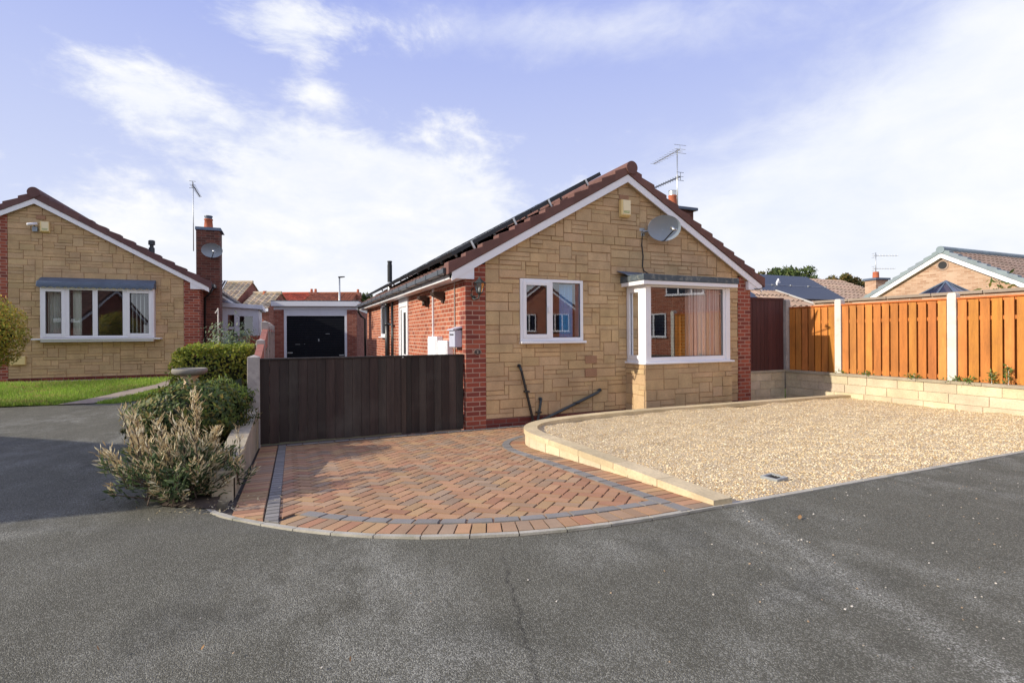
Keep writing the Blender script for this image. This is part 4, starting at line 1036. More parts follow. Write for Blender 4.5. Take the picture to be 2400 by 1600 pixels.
# neighbour's flat capped wall behind
nw = thing('boundary_wall', 'pinkish block wall with flat capping seen just over the orange fence', 'wall', (8.7, -2, 0))
mb = MB(); mb.box(0, .2, -2.2, 2.6, -.3, 1.87); mb.build('block_wall', 'brick_tan', nw)
mb = MB()
for k in range(6): mb.box(-.05, .25, -2.22+k*.8, -1.43+k*.8, 1.87, 1.925, jit(.1))
mb.build('capping', 'slab', nw, bevel=.005)

# ================================================================== LEFT BUNGALOW
LX, LY = -4.8, 9.34
lh = thing('bungalow', 'neighbouring stone fronted bungalow with wide four pane window on the left', 'bungalow', (0, 0, 0))
lzr = lambda x: 4.86-.556*abs(x+8.42)
LWIN = (-8.28, -5.86, 1.17, 2.47)
halfs = ((.556, 1, 4.86-.556*8.42-.2), (-.556, 1, 4.86+.556*8.42-.2))
m = MB(); stone_face(m, -8.98, -5.19, .15, 4.7, LY-.012, holes=[LWIN], halfs=halfs, rng=random.Random(31), mod=.076)
m.build('stone_facade', ['stone_far', 'mortar'], lh)
m = MB(); m.box(-5.19, LX, LY-.03, LY+.25, -.2, 2.75); m.build('brick_pillar', 'brick_pillar', lh)
m = MB()
for y in (LY-.03,):
    p = [(-12.0, -.2), (-8.98, -.2), (-8.98, 5), (-12.0, 5)]
    for h in halfs: p = clip(p, *h)
    m.prism([(q[0], y, q[1]) for q in p], (0, .28, 0))
m.build('brick_front', 'brick_pillar', lh)
m = MB(); m.box(-8.98, -5.19, LY-.02, LY+.1, -.2, .15); m.build('brick_plinth', 'brick_dark', lh)
m = MB(); m.face([(LX, LY+.25, -.2), (LX, LY+10, -.2), (LX, LY+10, 2.7), (LX, LY+.25, 2.7)]); m.face([(-12, LY+.25, -.2), (-12, LY+10, -.2), (-12, LY+10, 2.7), (-12, LY+.25, 2.7)]); m.face([(-12, LY+10, -.2), (-12, LY+10, 2.7), (-8.42, LY+10, 4.7), (LX, LY+10, 2.7), (LX, LY+10, -.2)]); m.build('side_wall', 'brick_pillar', lh)
m = MB(); m.face([(-12, LY+.06, 2.55), (LX, LY+.06, 2.55), (LX, LY+9.9, 2.55), (-12, LY+9.9, 2.55)]); m.face([(-12, LY+.06, .1), (LX, LY+.06, .1), (LX, LY+9.9, .1), (-12, LY+9.9, .1)]); m.face([(-12, LY+3.4, .1), (LX, LY+3.4, .1), (LX, LY+3.4, 2.55), (-12, LY+3.4, 2.55)]); m.build('interior', 'interior', lh)
xe = LX+.25
tile_roof((xe, LY+.05, lzr(xe)-.03), (xe, LY+10.2, lzr(xe)-.03), (-8.42, LY+10.2, 4.83), (-8.42, LY+.05, 4.83), amp=.018, seg=5).build('roof', 'tile_purple', lh)
xw = -12.28
tile_roof((xw, LY+10.2, lzr(xw)-.03), (xw, LY+.05, lzr(xw)-.03), (-8.42, LY+.05, 4.83), (-8.42, LY+10.2, 4.83), amp=.018, seg=5).build('roof', 'tile_purple', lh)
verge(lh, 'verge', -8.42, 3.9, lambda x: lzr(x)+.02, LY-.14, LY+.1, 'tile_purple', n=13, th=.16)
ridge(lh, -8.42, 4.87, LY-.15, LY+10.2, 'tile_purple', r=.13)
for sd in (-1, 1):
    mb = MB(); xe = -8.42+sd*3.86
    q = [(xe, lzr(xe)-.14), (-8.42, 4.86-.14), (-8.42, 4.86-.27), (xe, lzr(xe)-.27)]
    mb.prism([(x, LY-.12, z) for x, z in (q if sd > 0 else q[::-1])], (0, .022, 0)); mb.build('bargeboard', 'white', lh)
    xo = -8.42+sd*3.85; xi = -8.42+sd*3.4
    mb = MB(); q = [(xo, 2.52), (xi, 2.52), (xi, lzr(xi)-.27), (xo, lzr(xo)-.17)]; mb.prism([(x, LY-.11, z) for x, z in (q[::-1] if sd > 0 else q)], (0, .14, 0)); mb.build('boxed_eaves_end', 'white', lh)
    mb = MB(); a, b = sorted((xo, xo-sd*.02)); mb.box(a, b, LY-.08, LY+10.1, 2.525, 2.66); mb.build('fascia', 'white', lh)
    mb = MB(); a, b = sorted((xo-sd*.02, xo-sd*.24)); mb.box(a, b, LY+.04, LY+10.1, 2.527, 2.54); mb.build('soffit', 'white_paint', lh)
    mb = MB(); a, b = sorted((xo+sd*.003, xo+sd*.12)); mb.box(a, b, LY, LY+10.1, 2.60, 2.69)
    for k in range(12): mb.box(a-.006, b+.006, LY+.3+k*.8, LY+.34+k*.8, 2.59, 2.70)
    mb.build('gutter', 'gutter', lh, bevel=.008)
mb = MB(); mb.tube([(LX+.3, LY+.15, 2.6), (LX+.25, LY+.12, 2.45), (LX+.08, LY+.32, 2.3), (LX+.06, LY+.34, .1)], .036, 10); mb.build('downpipe', 'black_plastic', lh, smooth=True)
# bow window: shallow projecting box of four lights
x0, x1, z0, z1 = LWIN; fy = LY-.22
wn = MB(); frame_rect(wn, x0, x1, z0, z1, fy, fy+.08, .06, .06, .06)
wn.box(x0, x0+.06, fy+.08, LY, z0, z1); wn.box(x1-.06, x1, fy+.08, LY, z0, z1)
mull = [-7.74, -7.148, -6.5]
for q in mull: wn.box(q-.055, q+.055, fy-.005, fy+.075, z0+.06, z1-.06)
wf = wn.build('window', 'white', lh, bevel=.006)
for a, b in ((x0+.04, mull[0]-.03), (mull[2]+.03, x1-.04)):
    sa = MB(); frame_rect(sa, a, b, z0+.04, z1-.04, fy-.02, fy+.03, .075); sa.build('sash', 'white', wf, bevel=.006)
edges = [x0+.06, *mull, x1-.06]
for k in range(4): pane_part(wf, edges[k]+.03, edges[k+1]-.03, z0+.05, z1-.05, fy+.02, 'glass_far')
for k in range(4):
    q0, q1 = (edges[k]+.055, edges[k+1]-.055) if k in (1, 2) else ((x0+.115, mull[0]-.105) if k == 0 else (mull[2]+.105, x1-.115)); iz = .0 if k in (1, 2) else .055
    gasket(wf, q0, q1, z0+.06+iz, z1-.06-iz, fy+.004 if k in (1, 2) else fy-.012, .01)
mb = MB(); mb.box(x0-.16, x1+.16, fy-.07, LY-.01, z0-.045, z0-.01); mb.build('sill', 'white', wf, bevel=.006)
mb = MB(); mb.box(x0+.01, x1-.01, fy-.02, LY-.012, z0-.1, z0-.046); mb.build('under_panel', 'white_paint', wf)
mb = MB(); mb.hexa([(x0-.05, fy-.1, z1+.02), (x1+.02, fy-.1, z1+.02), (x1+.02, LY-.01, z1+.02), (x0-.05, LY-.01, z1+.02), (x0-.05, fy-.08, z1+.13), (x1+.02, fy-.08, z1+.13), (x1+.02, LY-.01, z1+.27), (x0-.05, LY-.01, z1+.27)]); mb.build('lead_canopy', 'lead', wf, bevel=.01)
mb = MB()
for k in range(17):
    a = x0-.04+k*(x1-x0+.05)/17; w = (x1-x0+.05)/17
    mb.prism([(a, fy-.112, z1+.06), (a, fy-.112, z1+.015), (a+w/2, fy-.112, z1-.02), (a+w, fy-.112, z1+.015), (a+w, fy-.112, z1+.06)], (0, .008, 0))
mb.build('lead_apron', 'lead', wf)
mb = MB(); mb.box(x0, x1, fy-.06, LY, z1+.001, z1+.02); mb.build('head_board', 'white_paint', wf)
drape('net_curtain', 'curtain_green', wf, x0+.08, mull[0]-.05, z0+.05, z1-.05, LY+.02, 24, .02, [(1, 1, 1), (.8, .82, .8)], 5)
drape('curtain', 'curtain_green', wf, mull[0]+.06, mull[0]+.24, z0+.05, z1-.05, LY+.02, 10, .01, [(1.3, 1.3, 1.25)], 2)
mb = MB()
for k in range(5): mb.box(mull[2]+.1+k*.09, mull[2]+.125+k*.09, LY+.02, LY+.03, z0+.05, z1-.05)
mb.build('vertical_blind', 'curtain_green', wf)
mb = MB(); mb.box(-8.41, -8.22, LY-.042, LY, 4.215, 4.31); mb.build('air_brick', 'vent', lh)
mb = MB(); mb.box(-8.93, -8.62, LY-.1, LY-.01, .5, .72); mb.build('gas_box', 'cream', lh, bevel=.015)
mb = MB(); mb.lathe([(.075, 0), (.075, .2), (.05, .22), (.05, .28), (.085, .29), (.085, .40), (.06, .42), (0, .42)], (-6.1, LY+.8, lzr(-6.1)-.03), 14); mb.build('flue', 'grey_pipe', lh)
# chimney on the side wall
mb = MB(); mb.box(-4.98, -4.37, 10.0, 10.62, -.2, 4.33); ch = mb.build('chimney', 'brick_chimney', lh)
mb = MB(); mb.hexa([(-5.0, 9.96, 4.33), (-4.3, 9.96, 4.33), (-4.3, 10.68, 4.33), (-5.0, 10.68, 4.33), (-5.0, 9.98, 4.42), (-4.34, 9.98, 4.42), (-4.34, 10.66, 4.42), (-5.0, 10.66, 4.42)]); mb.build('chimney_cap', 'lead', ch)
mb = MB(); mb.lathe([(.135, 0), (.12, .06), (.105, .25), (.12, .26), (.12, .29), (0, .29)], (-4.69, 10.28, 4.42), 18); po = mb.build('chimney_pot', 'terracotta', ch, smooth=True)
mb = MB(); mb.lathe([(.1, .29), (.1, .35), (.115, .36), (.11, .39), (0, .4)], (-4.69, 10.28, 4.42), 18); mb.build('cowl', 'lead', po)
# white side porch
mb = MB(); py = 14.7
for rc in sub_rects((-4.78, -3.55, -.1, 2.3), [(-4.6, -4.38, .6, 1.45), (-4.6, -4.38, 1.55, 2.0), (-4.2, -3.75, .9, 1.95)]): mb.box(rc[0], rc[1], py, py+.08, rc[2], rc[3])
mb.box(-3.63, -3.55, py+.08, py+3, -.1, 2.3); po = mb.build('side_porch', 'white_paint', lh)
mb = MB(); mb.hexa([(-4.78, py-.12, 2.3), (-3.4, py-.12, 2.22), (-3.4, py+3, 2.22), (-4.78, py+3, 2.3), (-4.78, py-.12, 2.46), (-3.4, py-.12, 2.38), (-3.4, py+3, 2.38), (-4.78, py+3, 2.46)]); mb.build('porch_roof', 'white_paint', po)
for rc in ((-4.6, -4.38, .6, 1.45), (-4.6, -4.38, 1.55, 2.0), (-4.2, -3.75, .9, 1.95)): pane_part(po, rc[0], rc[1], rc[2], rc[3], py+.04, 'glass_far')
mb = MB(); mb.face([(-4.77, py+2.5, -.1), (-3.6, py+2.5, -.1), (-3.6, py+2.5, 2.3), (-4.77, py+2.5, 2.3)]); mb.build('porch_back', 'interior', po)
alarm_box('alarm_box', 'cream alarm box beside the camera on the left bungalow gable', -8.22, LY-.03, 3.87, .19, .28)
t = thing('security_camera', 'small white bullet camera next to the alarm box on the left gable', 'security camera', (-8.42, LY-.03, 4.03))
mb = MB(); mb.tube([(.06, -.1, .05), (-.1, -.2, .0)], .035, 10); mb.build('camera_body', 'white', t, smooth=True)
mb = MB(); mb.box(-.05, .05, -.06, 0, -.14, -.02); mb.build('junction_box', 'dish', t); mb = MB(); mb.tube([(0, -.02, -.03), (0, -.08, .0), (.0, -.13, .02)], .014, 6); mb.build('bracket', 'black_plastic', t)
dish('satellite_dish', 'small grey satellite dish on the left bungalow chimney', (-4.55, 9.78, 3.72), math.radians(10), .55, .42, mount=(-.1, -.1, .2))
yagi('television_aerial', 'dark TV aerial on a thin mast beside the left chimney', (-5.05, 10.05, 3.7), 5.72, [(5.62, (.0, 1), 1.3, .075, 11, 0, 'black_plastic')], mat='galv', r=.012)

# ================================================================== GARAGE
ga = thing('garage', 'flat roofed brick garage with black up and over door behind the gate', 'garage', (-1.54, 13.31, 0), math.radians(-14))
gw2, gd, gh = 1.5, 5.2, 2.12
mb = MB(); mb.box(-gw2, -gw2+.36, 0, .2, -.1, gh+.05); mb.box(gw2-.36, gw2, 0, .2, -.1, gh+.05); mb.box(-gw2, -gw2+.11, .2, gd, -.1, gh+.05); mb.box(gw2-.11, gw2, .2, gd, -.1, gh+.05); mb.box(-gw2+.11, gw2-.11, gd-.11, gd, -.1, gh+.05); mb.build('wall', 'brick_far', ga)
fr = MB(); fr.box(-gw2+.36, -gw2+.45, .02, .12, -.05, 2.0); fr.box(gw2-.45, gw2-.36, .02, .12, -.05, 2.0); fr.box(-gw2+.45, gw2-.45, .02, .12, 1.94, 2.0)
for k in range(3): fr.box(-gw2+.36, gw2-.36, .02, .1, 2.0+k*.078, 2.074+k*.078)
fro = fr.build('door_frame', 'white_paint', ga)
dm = MB()
for k in range(22): dm.hexa([(-gw2+.455, .05, k*.088), (gw2-.455, .05, k*.088), (gw2-.455, .09, k*.088), (-gw2+.455, .09, k*.088), (-gw2+.455, .066, k*.088+.086), (gw2-.455, .066, k*.088+.086), (gw2-.455, .09, k*.088+.086), (-gw2+.455, .09, k*.088+.086)])
dd_ = dm.build('garage_door', 'garage_door', ga)
mb = MB(); mb.box(.08, .12, .03, .055, .98, 1.06); mb.build('handle', 'galv', dd_)
mb = MB(); mb.box(-gw2+.47, -gw2+.66, .035, .052, .53, .57); mb.box(gw2-.66, gw2-.48, .035, .052, .42, .46)
mb.box(-.75, -.58, .046, .0535, .86, .872); mb.box(.35, .5, .046, .0535, 1.25, 1.262); mb.box(-.42, -.4, .046, .0535, .87, .885); mb.box(.38, .47, .046, .0535, .3, .31)
mb.build('latch', 'galv', dd_)
mb = MB(); mb.box(-gw2-.06, gw2+.08, -.12, gd+.1, gh+.18, gh+.36); mb.build('roof_fascia', 'white_paint', ga)
mb = MB(); mb.box(-gw2-.05, gw2+.07, -.11, gd+.09, gh+.362, gh+.395); mb.build('roof_felt', 'felt', ga)
mb = MB(); mb.box(-gw2, gw2, 0.01, gd, gh+.05, gh+.18); mb.build('soffit', 'white_paint', ga)
gg = thing('garden_gate', 'small red brown garden gate between the left porch and the fence', 'gate', (-3.85, 9.4, -.05))
mb = MB()
for k in range(6): mb.box(k*.125, k*.125+.12, -.012, .012, 0, 1.25)
mb.build('boards', 'red_gate', gg); mb = MB(); mb.box(0, .75, -.03, -.012, 1.1, 1.18); mb.box(0, .75, -.03, -.012, .2, .28); mb.build('rail', 'red_gate', gg)

# ================================================================== BACKGROUND HOUSES
def gable_house(name, label, loc, rz, w, d, eave, rise, wall, tile, vergem, windows=(), base=-.2, trim='white', amp=.02, pitch=.3, gauge=.33, cat='house', sidewin=()):
    """gable front on local y=0 facing -y, ridge along y"""
    t = thing(name, label, cat, loc, rz); h = w/2; ov = .25; s = rise/(h)
    zf = lambda x: eave+rise+.1-s*abs(x)
    mb = MB(); hl = ((s, 1, eave+rise), (-s, 1, eave+rise))
    wall_with_holes(mb, -h, h, base, eave+rise, 0, halfs=hl); wall_with_holes(mb, -h, h, base, eave+rise, d, halfs=hl)
    for x in (-h, h): mb.face([(x, 0, base), (x, d, base), (x, d, eave), (x, 0, eave)])
    mb.build('wall', wall, t)
    tile_roof((h+ov, -.02, zf(h+ov)), (h+ov, d+.1, zf(h+ov)), (0, d+.1, zf(0)), (0, -.02, zf(0)), amp=amp, pitch=pitch, gauge=gauge, seg=4).build('roof', tile, t)
    tile_roof((-h-ov, d+.1, zf(h+ov)), (-h-ov, -.02, zf(h+ov)), (0, -.02, zf(0)), (0, d+.1, zf(0)), amp=amp, pitch=pitch, gauge=gauge, seg=4).build('roof', tile, t)
    if vergem:
        verge(t, 'verge', 0, h+ov+.02, lambda x: zf(x)+.03, -.16, .12, vergem, n=12, th=.15, tval=.06); ridge(t, 0, zf(0)+.0, -.17, d+.1, vergem, r=.14)
    for sd in (-1, 1):
        mb = MB(); q = [(sd*(h+ov), zf(h+ov)-.13), (0, zf(0)-.13), (0, zf(0)-.30), (sd*(h+ov), zf(h+ov)-.30)]
        mb.prism([(x, -.14, z) for x, z in (q if sd > 0 else q[::-1])], (0, .03, 0)); mb.build('bargeboard', trim, t)
        mb = MB(); q = [(sd*(h+ov), -.14, zf(h+ov)-.29), (0, -.14, zf(0)-.29), (0, 0, zf(0)-.29), (sd*(h+ov), 0, zf(h+ov)-.29)]; mb.face(q); mb.build('soffit', trim, t)
        a, b = sorted((sd*(h+ov), sd*(h+ov-.03))); mb = MB(); mb.box(a, b, -.1, d+.1, zf(h+ov)-.28, zf(h+ov)-.05); mb.build('fascia', trim, t)
    for (a, b, c, e, nl) in windows:
        mb = MB(); frame_rect(mb, a, b, c, e, -.06, .0, .07)
        for k in range(1, nl): x = a+(b-a)*k/nl; mb.box(x-.045, x+.045, -.06, 0, c+.07, e-.07)
        mb.box(a-.06, b+.06, -.12, -.0, c-.05, c-.003); wo = mb.build('window', trim, t); pane_part(wo, a+.05, b-.05, c+.05, e-.05, -.02, 'solar')
    for (a, b, c, e, nl, sd) in sidewin:
        x0_, x1_ = sorted((sd*h, sd*(h+.06))); mb = MB()
        mb.box(x0_, x1_, a, a+.07, c, e); mb.box(x0_, x1_, b-.07, b, c, e); mb.box(x0_, x1_, a+.07, b-.07, c, c+.07); mb.box(x0_, x1_, a+.07, b-.07, e-.07, e)
        for k in range(1, nl): y = a+(b-a)*k/nl; mb.box(x0_, x1_, y-.045, y+.045, c+.07, e-.07)
        wo = mb.build('window', trim, t); xx = sd*(h+.02); mb = MB(); mb.face([(xx, a+.05, c+.05), (xx, b-.05, c+.05), (xx, b-.05, e-.05), (xx, a+.05, e-.05)]); mb.build('pane', 'solar', wo)
    return t
# tan brick bungalow on the right
tb = gable_house('brick_bungalow', 'pale tan brick bungalow with grey edged gable beyond the orange fence', (20.6, 4.05, 0), -PI/2, 6.3, 9, 2.45, 1.78, 'brick_tan', 'tile_mid', 'tile_grey', cat='bungalow')
mb = MB(); prof = [(.2*math.cos(2*PI*j/20), -.02, 3.75+.2*math.sin(2*PI*j/20)) for j in range(20)]
mb.prism(prof, (0, .018, 0)); vf = mb.build('round_vent', 'tile_tan', tb); mb = MB(); mb.prism([(x*.72, -.03, 3.75+(z-3.75)*.72) for x, _, z in prof], (0, .008, 0)); mb.build('vent_opening', 'gasket', vf)
# glass pyramid conservatory roof in front of it
a = at(2216.6, 659.6, 15.6)
cs = thing('conservatory', 'glazed pyramid conservatory roof in front of the tan brick gable', 'conservatory', (a.x, a.y, 0))
hp = a.z; c4 = [(-1.15, -1.15, hp-.95), (1.15, -1.15, hp-.95), (1.15, 1.15, hp-.95), (-1.15, 1.15, hp-.95)]
mb = MB()
for k in range(4): mb.face([c4[k], c4[(k+1) % 4], (0, 0, hp)])
mb.build('glazing', 'cons_glass', cs)
mb = MB()
for k in range(4):
    mb.tube([c4[k], (0, 0, hp+.01)], .03, 6); mb.tube([c4[k], c4[(k+1) % 4]], .05, 6)
    md = (Vector(c4[k])+Vector(c4[(k+1) % 4]))/2; mb.tube([md, (0, 0, hp+.0)], .02, 6)
mb.build('glazing_bars', 'lead', cs)
mb = MB(); mb.box(-1.12, 1.12, -1.12, 1.12, -.2, hp-1.0); mb.build('conservatory_wall', 'white_paint', cs)
# hip roofed bungalow with solar sheet
c1 = at(1770, 646, 25.2)
def on_y(u, v, y):   # pixel on world plane Y=y
    lo, hi = 5., 80.
    for _ in range(50):
        md = (lo+hi)/2
        if at(u, v, md).y < y: lo = md
        else: hi = md
    return at(u, v, lo)
yr = at(1890, 651, 26.1).y; yb = yr-2.35
rA = on_y(1740, 645, yr); rB = on_y(1967, 657, yr); zr_ = (rA.z+rB.z)/2; zb_ = on_y(1900, 706, yb).z
cx0 = rA.x-1
hb = thing('hipped_bungalow', 'brown tiled bungalow roof with black solar sheet beyond the fence', 'bungalow', (cx0, yr, 0))
slope = (zr_-zb_)/2.35; ye = -2.75; ze = zr_-slope*2.75; rx = rB.x-cx0; hx = rx+2.6
tile_roof((-2, ye, ze), (hx, ye, ze), (rx, 0, zr_), (-2, 0, zr_), amp=.035, pitch=.33, seg=4, step=.03).build('roof', 'tile_tan', hb)
tile_roof((hx, ye, ze), (hx, -ye, ze), (rx+.01, .01, zr_), (rx, -.01, zr_), amp=.035, pitch=.33, seg=4, step=.03).build('roof', 'tile_tan', hb)
mb = MB(); mb.box(-2, hx-.3, ye+.3, -ye-.3, -.2, ze-.02); mb.build('wall', 'brick_tan', hb)
p0 = on_y(1887, 653, yr); p1 = on_y(1985, 706, yb); nrm = Vector((0, -slope, -1)).normalized()*-.09
q = [Vector((-2, yb-yr, zb_)), Vector((p1.x-cx0, yb-yr, zb_)), Vector((p0.x-cx0, -.03, zr_-.02)), Vector((-2, -.03, zr_-.02))]
nn = (q[1]-q[0]).cross(q[3]-q[0]).normalized(); mb = MB(); mb.prism([p+nn*.06 for p in q], nn*.05); so = mb.build('solar_sheet', 'solar_sheet', hb)
mb = MB(); mid0 = q[0].lerp(q[3], .52)+nn*.115; mid1 = q[1].lerp(q[2], .52)+nn*.115; mb.tube([mid0, mid1], .012, 5)
for k in range(7): c = mid0.lerp(mid1, k/6); mb.box(c.x-.05, c.x+.05, c.y-.03, c.y+.03, c.z-.0, c.z+.04)
mb.build('panel_joint', 'galv', so)
fv = on_y(1821, 668, yr-1.2); mb = MB(); mb.tube([(fv.x-cx0, fv.y-yr, fv.z-.3), (fv.x-cx0, fv.y-yr, fv.z+.1), (fv.x-cx0+.08, fv.y-yr, fv.z+.25), (fv.x-cx0+.15, fv.y-yr, fv.z+.1)], .05, 8); mb.build('roof_vent', 'white', hb)
# low tiled outbuilding just behind the brown panel
a = at(1770, 681, 17); b = on_y(1817, 680, a.y)
ob = thing('outbuilding', 'low tan tiled outbuilding roof right above the brown fence panel', 'outbuilding', (a.x, a.y, 0))
tile_roof((-.5, -1.2, a.z-.75), (b.x-a.x+1.35, -1.2, a.z-.75), (b.x-a.x, 0, a.z), (-.3, 0, a.z), amp=.04, pitch=.3, seg=5, step=.035).build('roof', 'tile_tan', ob)
tile_roof((b.x-a.x+1.35, -1.2, a.z-.75), (b.x-a.x+1.35, 1.2, a.z-.75), (b.x-a.x+.01, .01, a.z), (b.x-a.x, -.01, a.z), amp=.04, pitch=.3, seg=5, step=.035).build('roof', 'tile_tan', ob)
mb = MB(); mb.tube([(b.x-a.x, 0, a.z+.02), (b.x-a.x+1.35, -1.2, a.z-.72)], .05, 6); mb.build('hip_ridge', 'concrete_white', ob)
mb = MB(); mb.box(-.4, b.x-a.x+1.2, -1.05, 1.05, -.2, a.z-.76); mb.build('wall', 'brick_tan', ob)
# far right chimney stack belongs to a house hidden by the tan gable
a = at(2053, 690, 25.5)
cn = thing('chimney_stack', 'tan brick chimney with red pot standing left of the tan gable', 'chimney', (a.x, a.y, 0), math.radians(-10))
mb = MB(); mb.box(-.33, .4, -.3, .3, -.2, 3.72); mb.build('stack', 'brick_tan', cn); mb = MB(); mb.box(-.4, .47, -.37, .37, 3.72, 3.82); mb.build('cap', 'lead', cn)
mb = MB(); mb.lathe([(.14, 0), (.13, .32), (0, .32)], (0, 0, 3.82), 14); mb.build('pot', 'terracotta', cn)
tp = at(2052, 592, 25.5)
yagi('television_aerial', 'faint TV aerial with two long arms on the tan chimney behind the fence', (a.x+.0, a.y, 3.82), tp.z, [(tp.z-.15, (.9, -.35), 1.1, .1, 9, 0, 'alu'), (4.3, (.9, -.35), .95, .1, 9, 0, 'alu')], mat='galv', r=.02)

# houses between the bungalows
def cam_house(name, label, u0, u1, v_r, v_e, depth, tile, wall, pitch=.3, amp=.03, gauge=.33, rd=2.6, cat='house', chim=(), fascia=True):
    """roof slope facing the camera; left/right edges and ridge/eaves from pixels"""
    A = at(u0, v_r, depth); B = at(u1, v_r, depth); E = at((u0+u1)/2, v_e, depth-rd*.9); mid = (A+B)/2
    w = (B-A).length; t = thing(name, label, cat, (mid.x, mid.y, 0), -HEAD); zr1 = mid.z; ze1 = E.z; h = w/2
    tile_roof((-h, -rd, ze1), (h, -rd, ze1), (h, 0, zr1), (-h, 0, zr1), amp=amp, pitch=pitch, gauge=gauge, seg=4, step=.03, tints=(.75, 1.25)).build('roof', tile, t)
    tile_roof((h, rd, ze1), (-h, rd, ze1), (-h, 0, zr1), (h, 0, zr1), amp=amp, pitch=pitch*2, gauge=gauge*2, seg=2).build('roof', tile, t)
    mb = MB(); mb.tube([(-h, 0, zr1+.02), (h, 0, zr1+.02)], .1, 8); mb.build('ridge', tile, t)
    mb = MB(); g = .2
    for x in (-h+.06, h-.06): mb.face([(x, -rd+g, -.2), (x, rd-g, -.2), (x, rd-g, ze1+.05), (x, 0, zr1-.05), (x, -rd+g, ze1+.05)])
    for y in (-rd+g, rd-g): mb.face([(-h+.06, y, -.2), (h-.06, y, -.2), (h-.06, y, ze1+.1), (-h+.06, y, ze1+.1)])
    mb.build('wall', wall, t)
    if fascia: mb = MB(); mb.box(-h, h, -rd-.03, -rd, ze1-.22, ze1-.03); mb.build('fascia', 'white_paint', t)
    for (u, vt, pots) in chim:
        P = at(u, vt, depth); lx = (P.x-mid.x)*math.cos(HEAD)-(P.y-mid.y)*math.sin(HEAD); hz = P.z; cw_ = .28+.16*(pots > 1)
        mb = MB(); mb.box(lx-cw_, lx+cw_, -.3, .3, zr1-.6, hz-.35); c = mb.build('chimney', 'brick_far', t)
        for k in range(pots):
            mb = MB(); ox = (k-(pots-1)/2)*.42; mb.lathe([(.14, 0), (.12, .35), (0, .35)], (lx+ox, 0, hz-.35), 10); mb.build('chimney_pot', 'terracotta', c)
    return t
ha = cam_house('tiled_house', 'house with tall cream and brown pantiled roof behind the left bungalow', 478, 593, 662, 724, 35, 'tile_cream', 'brick_far', pitch=.34, amp=.05, rd=2.9)
hs_ = cam_house('tiled_house', 'lower cream and brown tiled roof left of the garage', 594, 660, 687, 722, 34.4, 'tile_cream', 'brick_far', pitch=.34, amp=.05, rd=1.9, chim=((621, 682, 1),))
A = at(523, 700, 32.6); ss = thing('solar_array', 'small white framed solar panel on the cream tiled roof', 'solar panel', (A.x, A.y, A.z), -HEAD)
q = [(-.55, -.35, -.55), (.3, -.35, -.55), (.5, .35, .55), (-.2, .35, .55)]; mb = MB(); mb.prism([Vector(p)+Vector((0, -.75, .5)) for p in q], (0, -.03, .04)); mb.build('cell_sheet', 'solar', ss)
mb = MB()
for k in range(5): p0 = Vector(q[0]).lerp(Vector(q[1]), k/4); p1 = Vector(q[3]).lerp(Vector(q[2]), k/4); mb.tube([p0+Vector((0, -.8, .56)), p1+Vector((0, -.8, .56))], .022, 5)
mb.build('frame', 'white', ss)
cam_house('terraced_house', 'far terraced house with bright orange red tiled roof above the garage', 651, 731, 687, 716, 55, 'tile_red', 'brick_far', pitch=.28, amp=.04, rd=3.4, chim=())
cam_house('terraced_house', 'far terraced house with rust brown roof and chimney pots above the garage', 731.5, 838, 687, 716, 55, 'tile_rust', 'brick_far', pitch=.28, amp=.04, rd=3.4, chim=((735, 677, 2), (839, 678, 1)))
a = at(796, 745, 50); b = at(796, 651, 50)
t = thing('street_lamp', 'grey street lamp with small dark head rising above the garage roof', 'street lamp', (a.x, a.y, -.2), -HEAD)
mb = MB(); mb.tube([(0, 0, 0), (0, 0, 3.2), (0, 0, b.z+.2)], [.11, .1, .075], 10); mb.build('column', 'galv', t, smooth=True)
mb = MB(); mb.hexa([(-.08, -.1, b.z+.18), (.52, -.1, b.z+.26), (.52, .1, b.z+.26), (-.08, .1, b.z+.18), (-.1, -.1, b.z+.32), (.5, -.08, b.z+.34), (.5, .08, b.z+.34), (-.1, .1, b.z+.32)]); mb.build('lamp_head', 'black_plastic', t, bevel=.02)
# houses behind the camera, seen only in the window reflections
gable_house('brick_house', 'two storey red brick house across the road reflected in the bay window', (17.3, -15.8, 0), math.radians(228), 11, 9, 5.0, 3.0, 'brick', 'tile_roof', 'tile_brown', windows=((-4.6, -3.2, 3.3, 4.5, 2), (-1.2, .8, 3.3, 4.5, 3), (2.4, 4.2, 3.3, 4.5, 3), (-3.2, -1.2, 1.0, 2.3, 3), (.8, 2.8, 1.0, 2.3, 3)))
gable_house('brick_house', 'gabled red brick house across the road reflected in the small window', (14.2, -25.5, 0), math.radians(206.7), 5.0, 9, 2.9, 2.0, 'brick', 'tile_roof', 'tile_brown', windows=((-1.9, -.4, 1.4, 2.6, 3), (.5, 1.9, 1.4, 2.6, 3)))
gable_house('brick_house', 'bungalow across the road facing the left bungalow', (-13.2, -17, 0), math.radians(105), 7, 11, 2.4, 2.0, 'brick_far', 'tile_roof', 'tile_brown', windows=((-2.5, -.5, 1.0, 2.1, 3), (.8, 2.4, 1.0, 2.1, 3)))
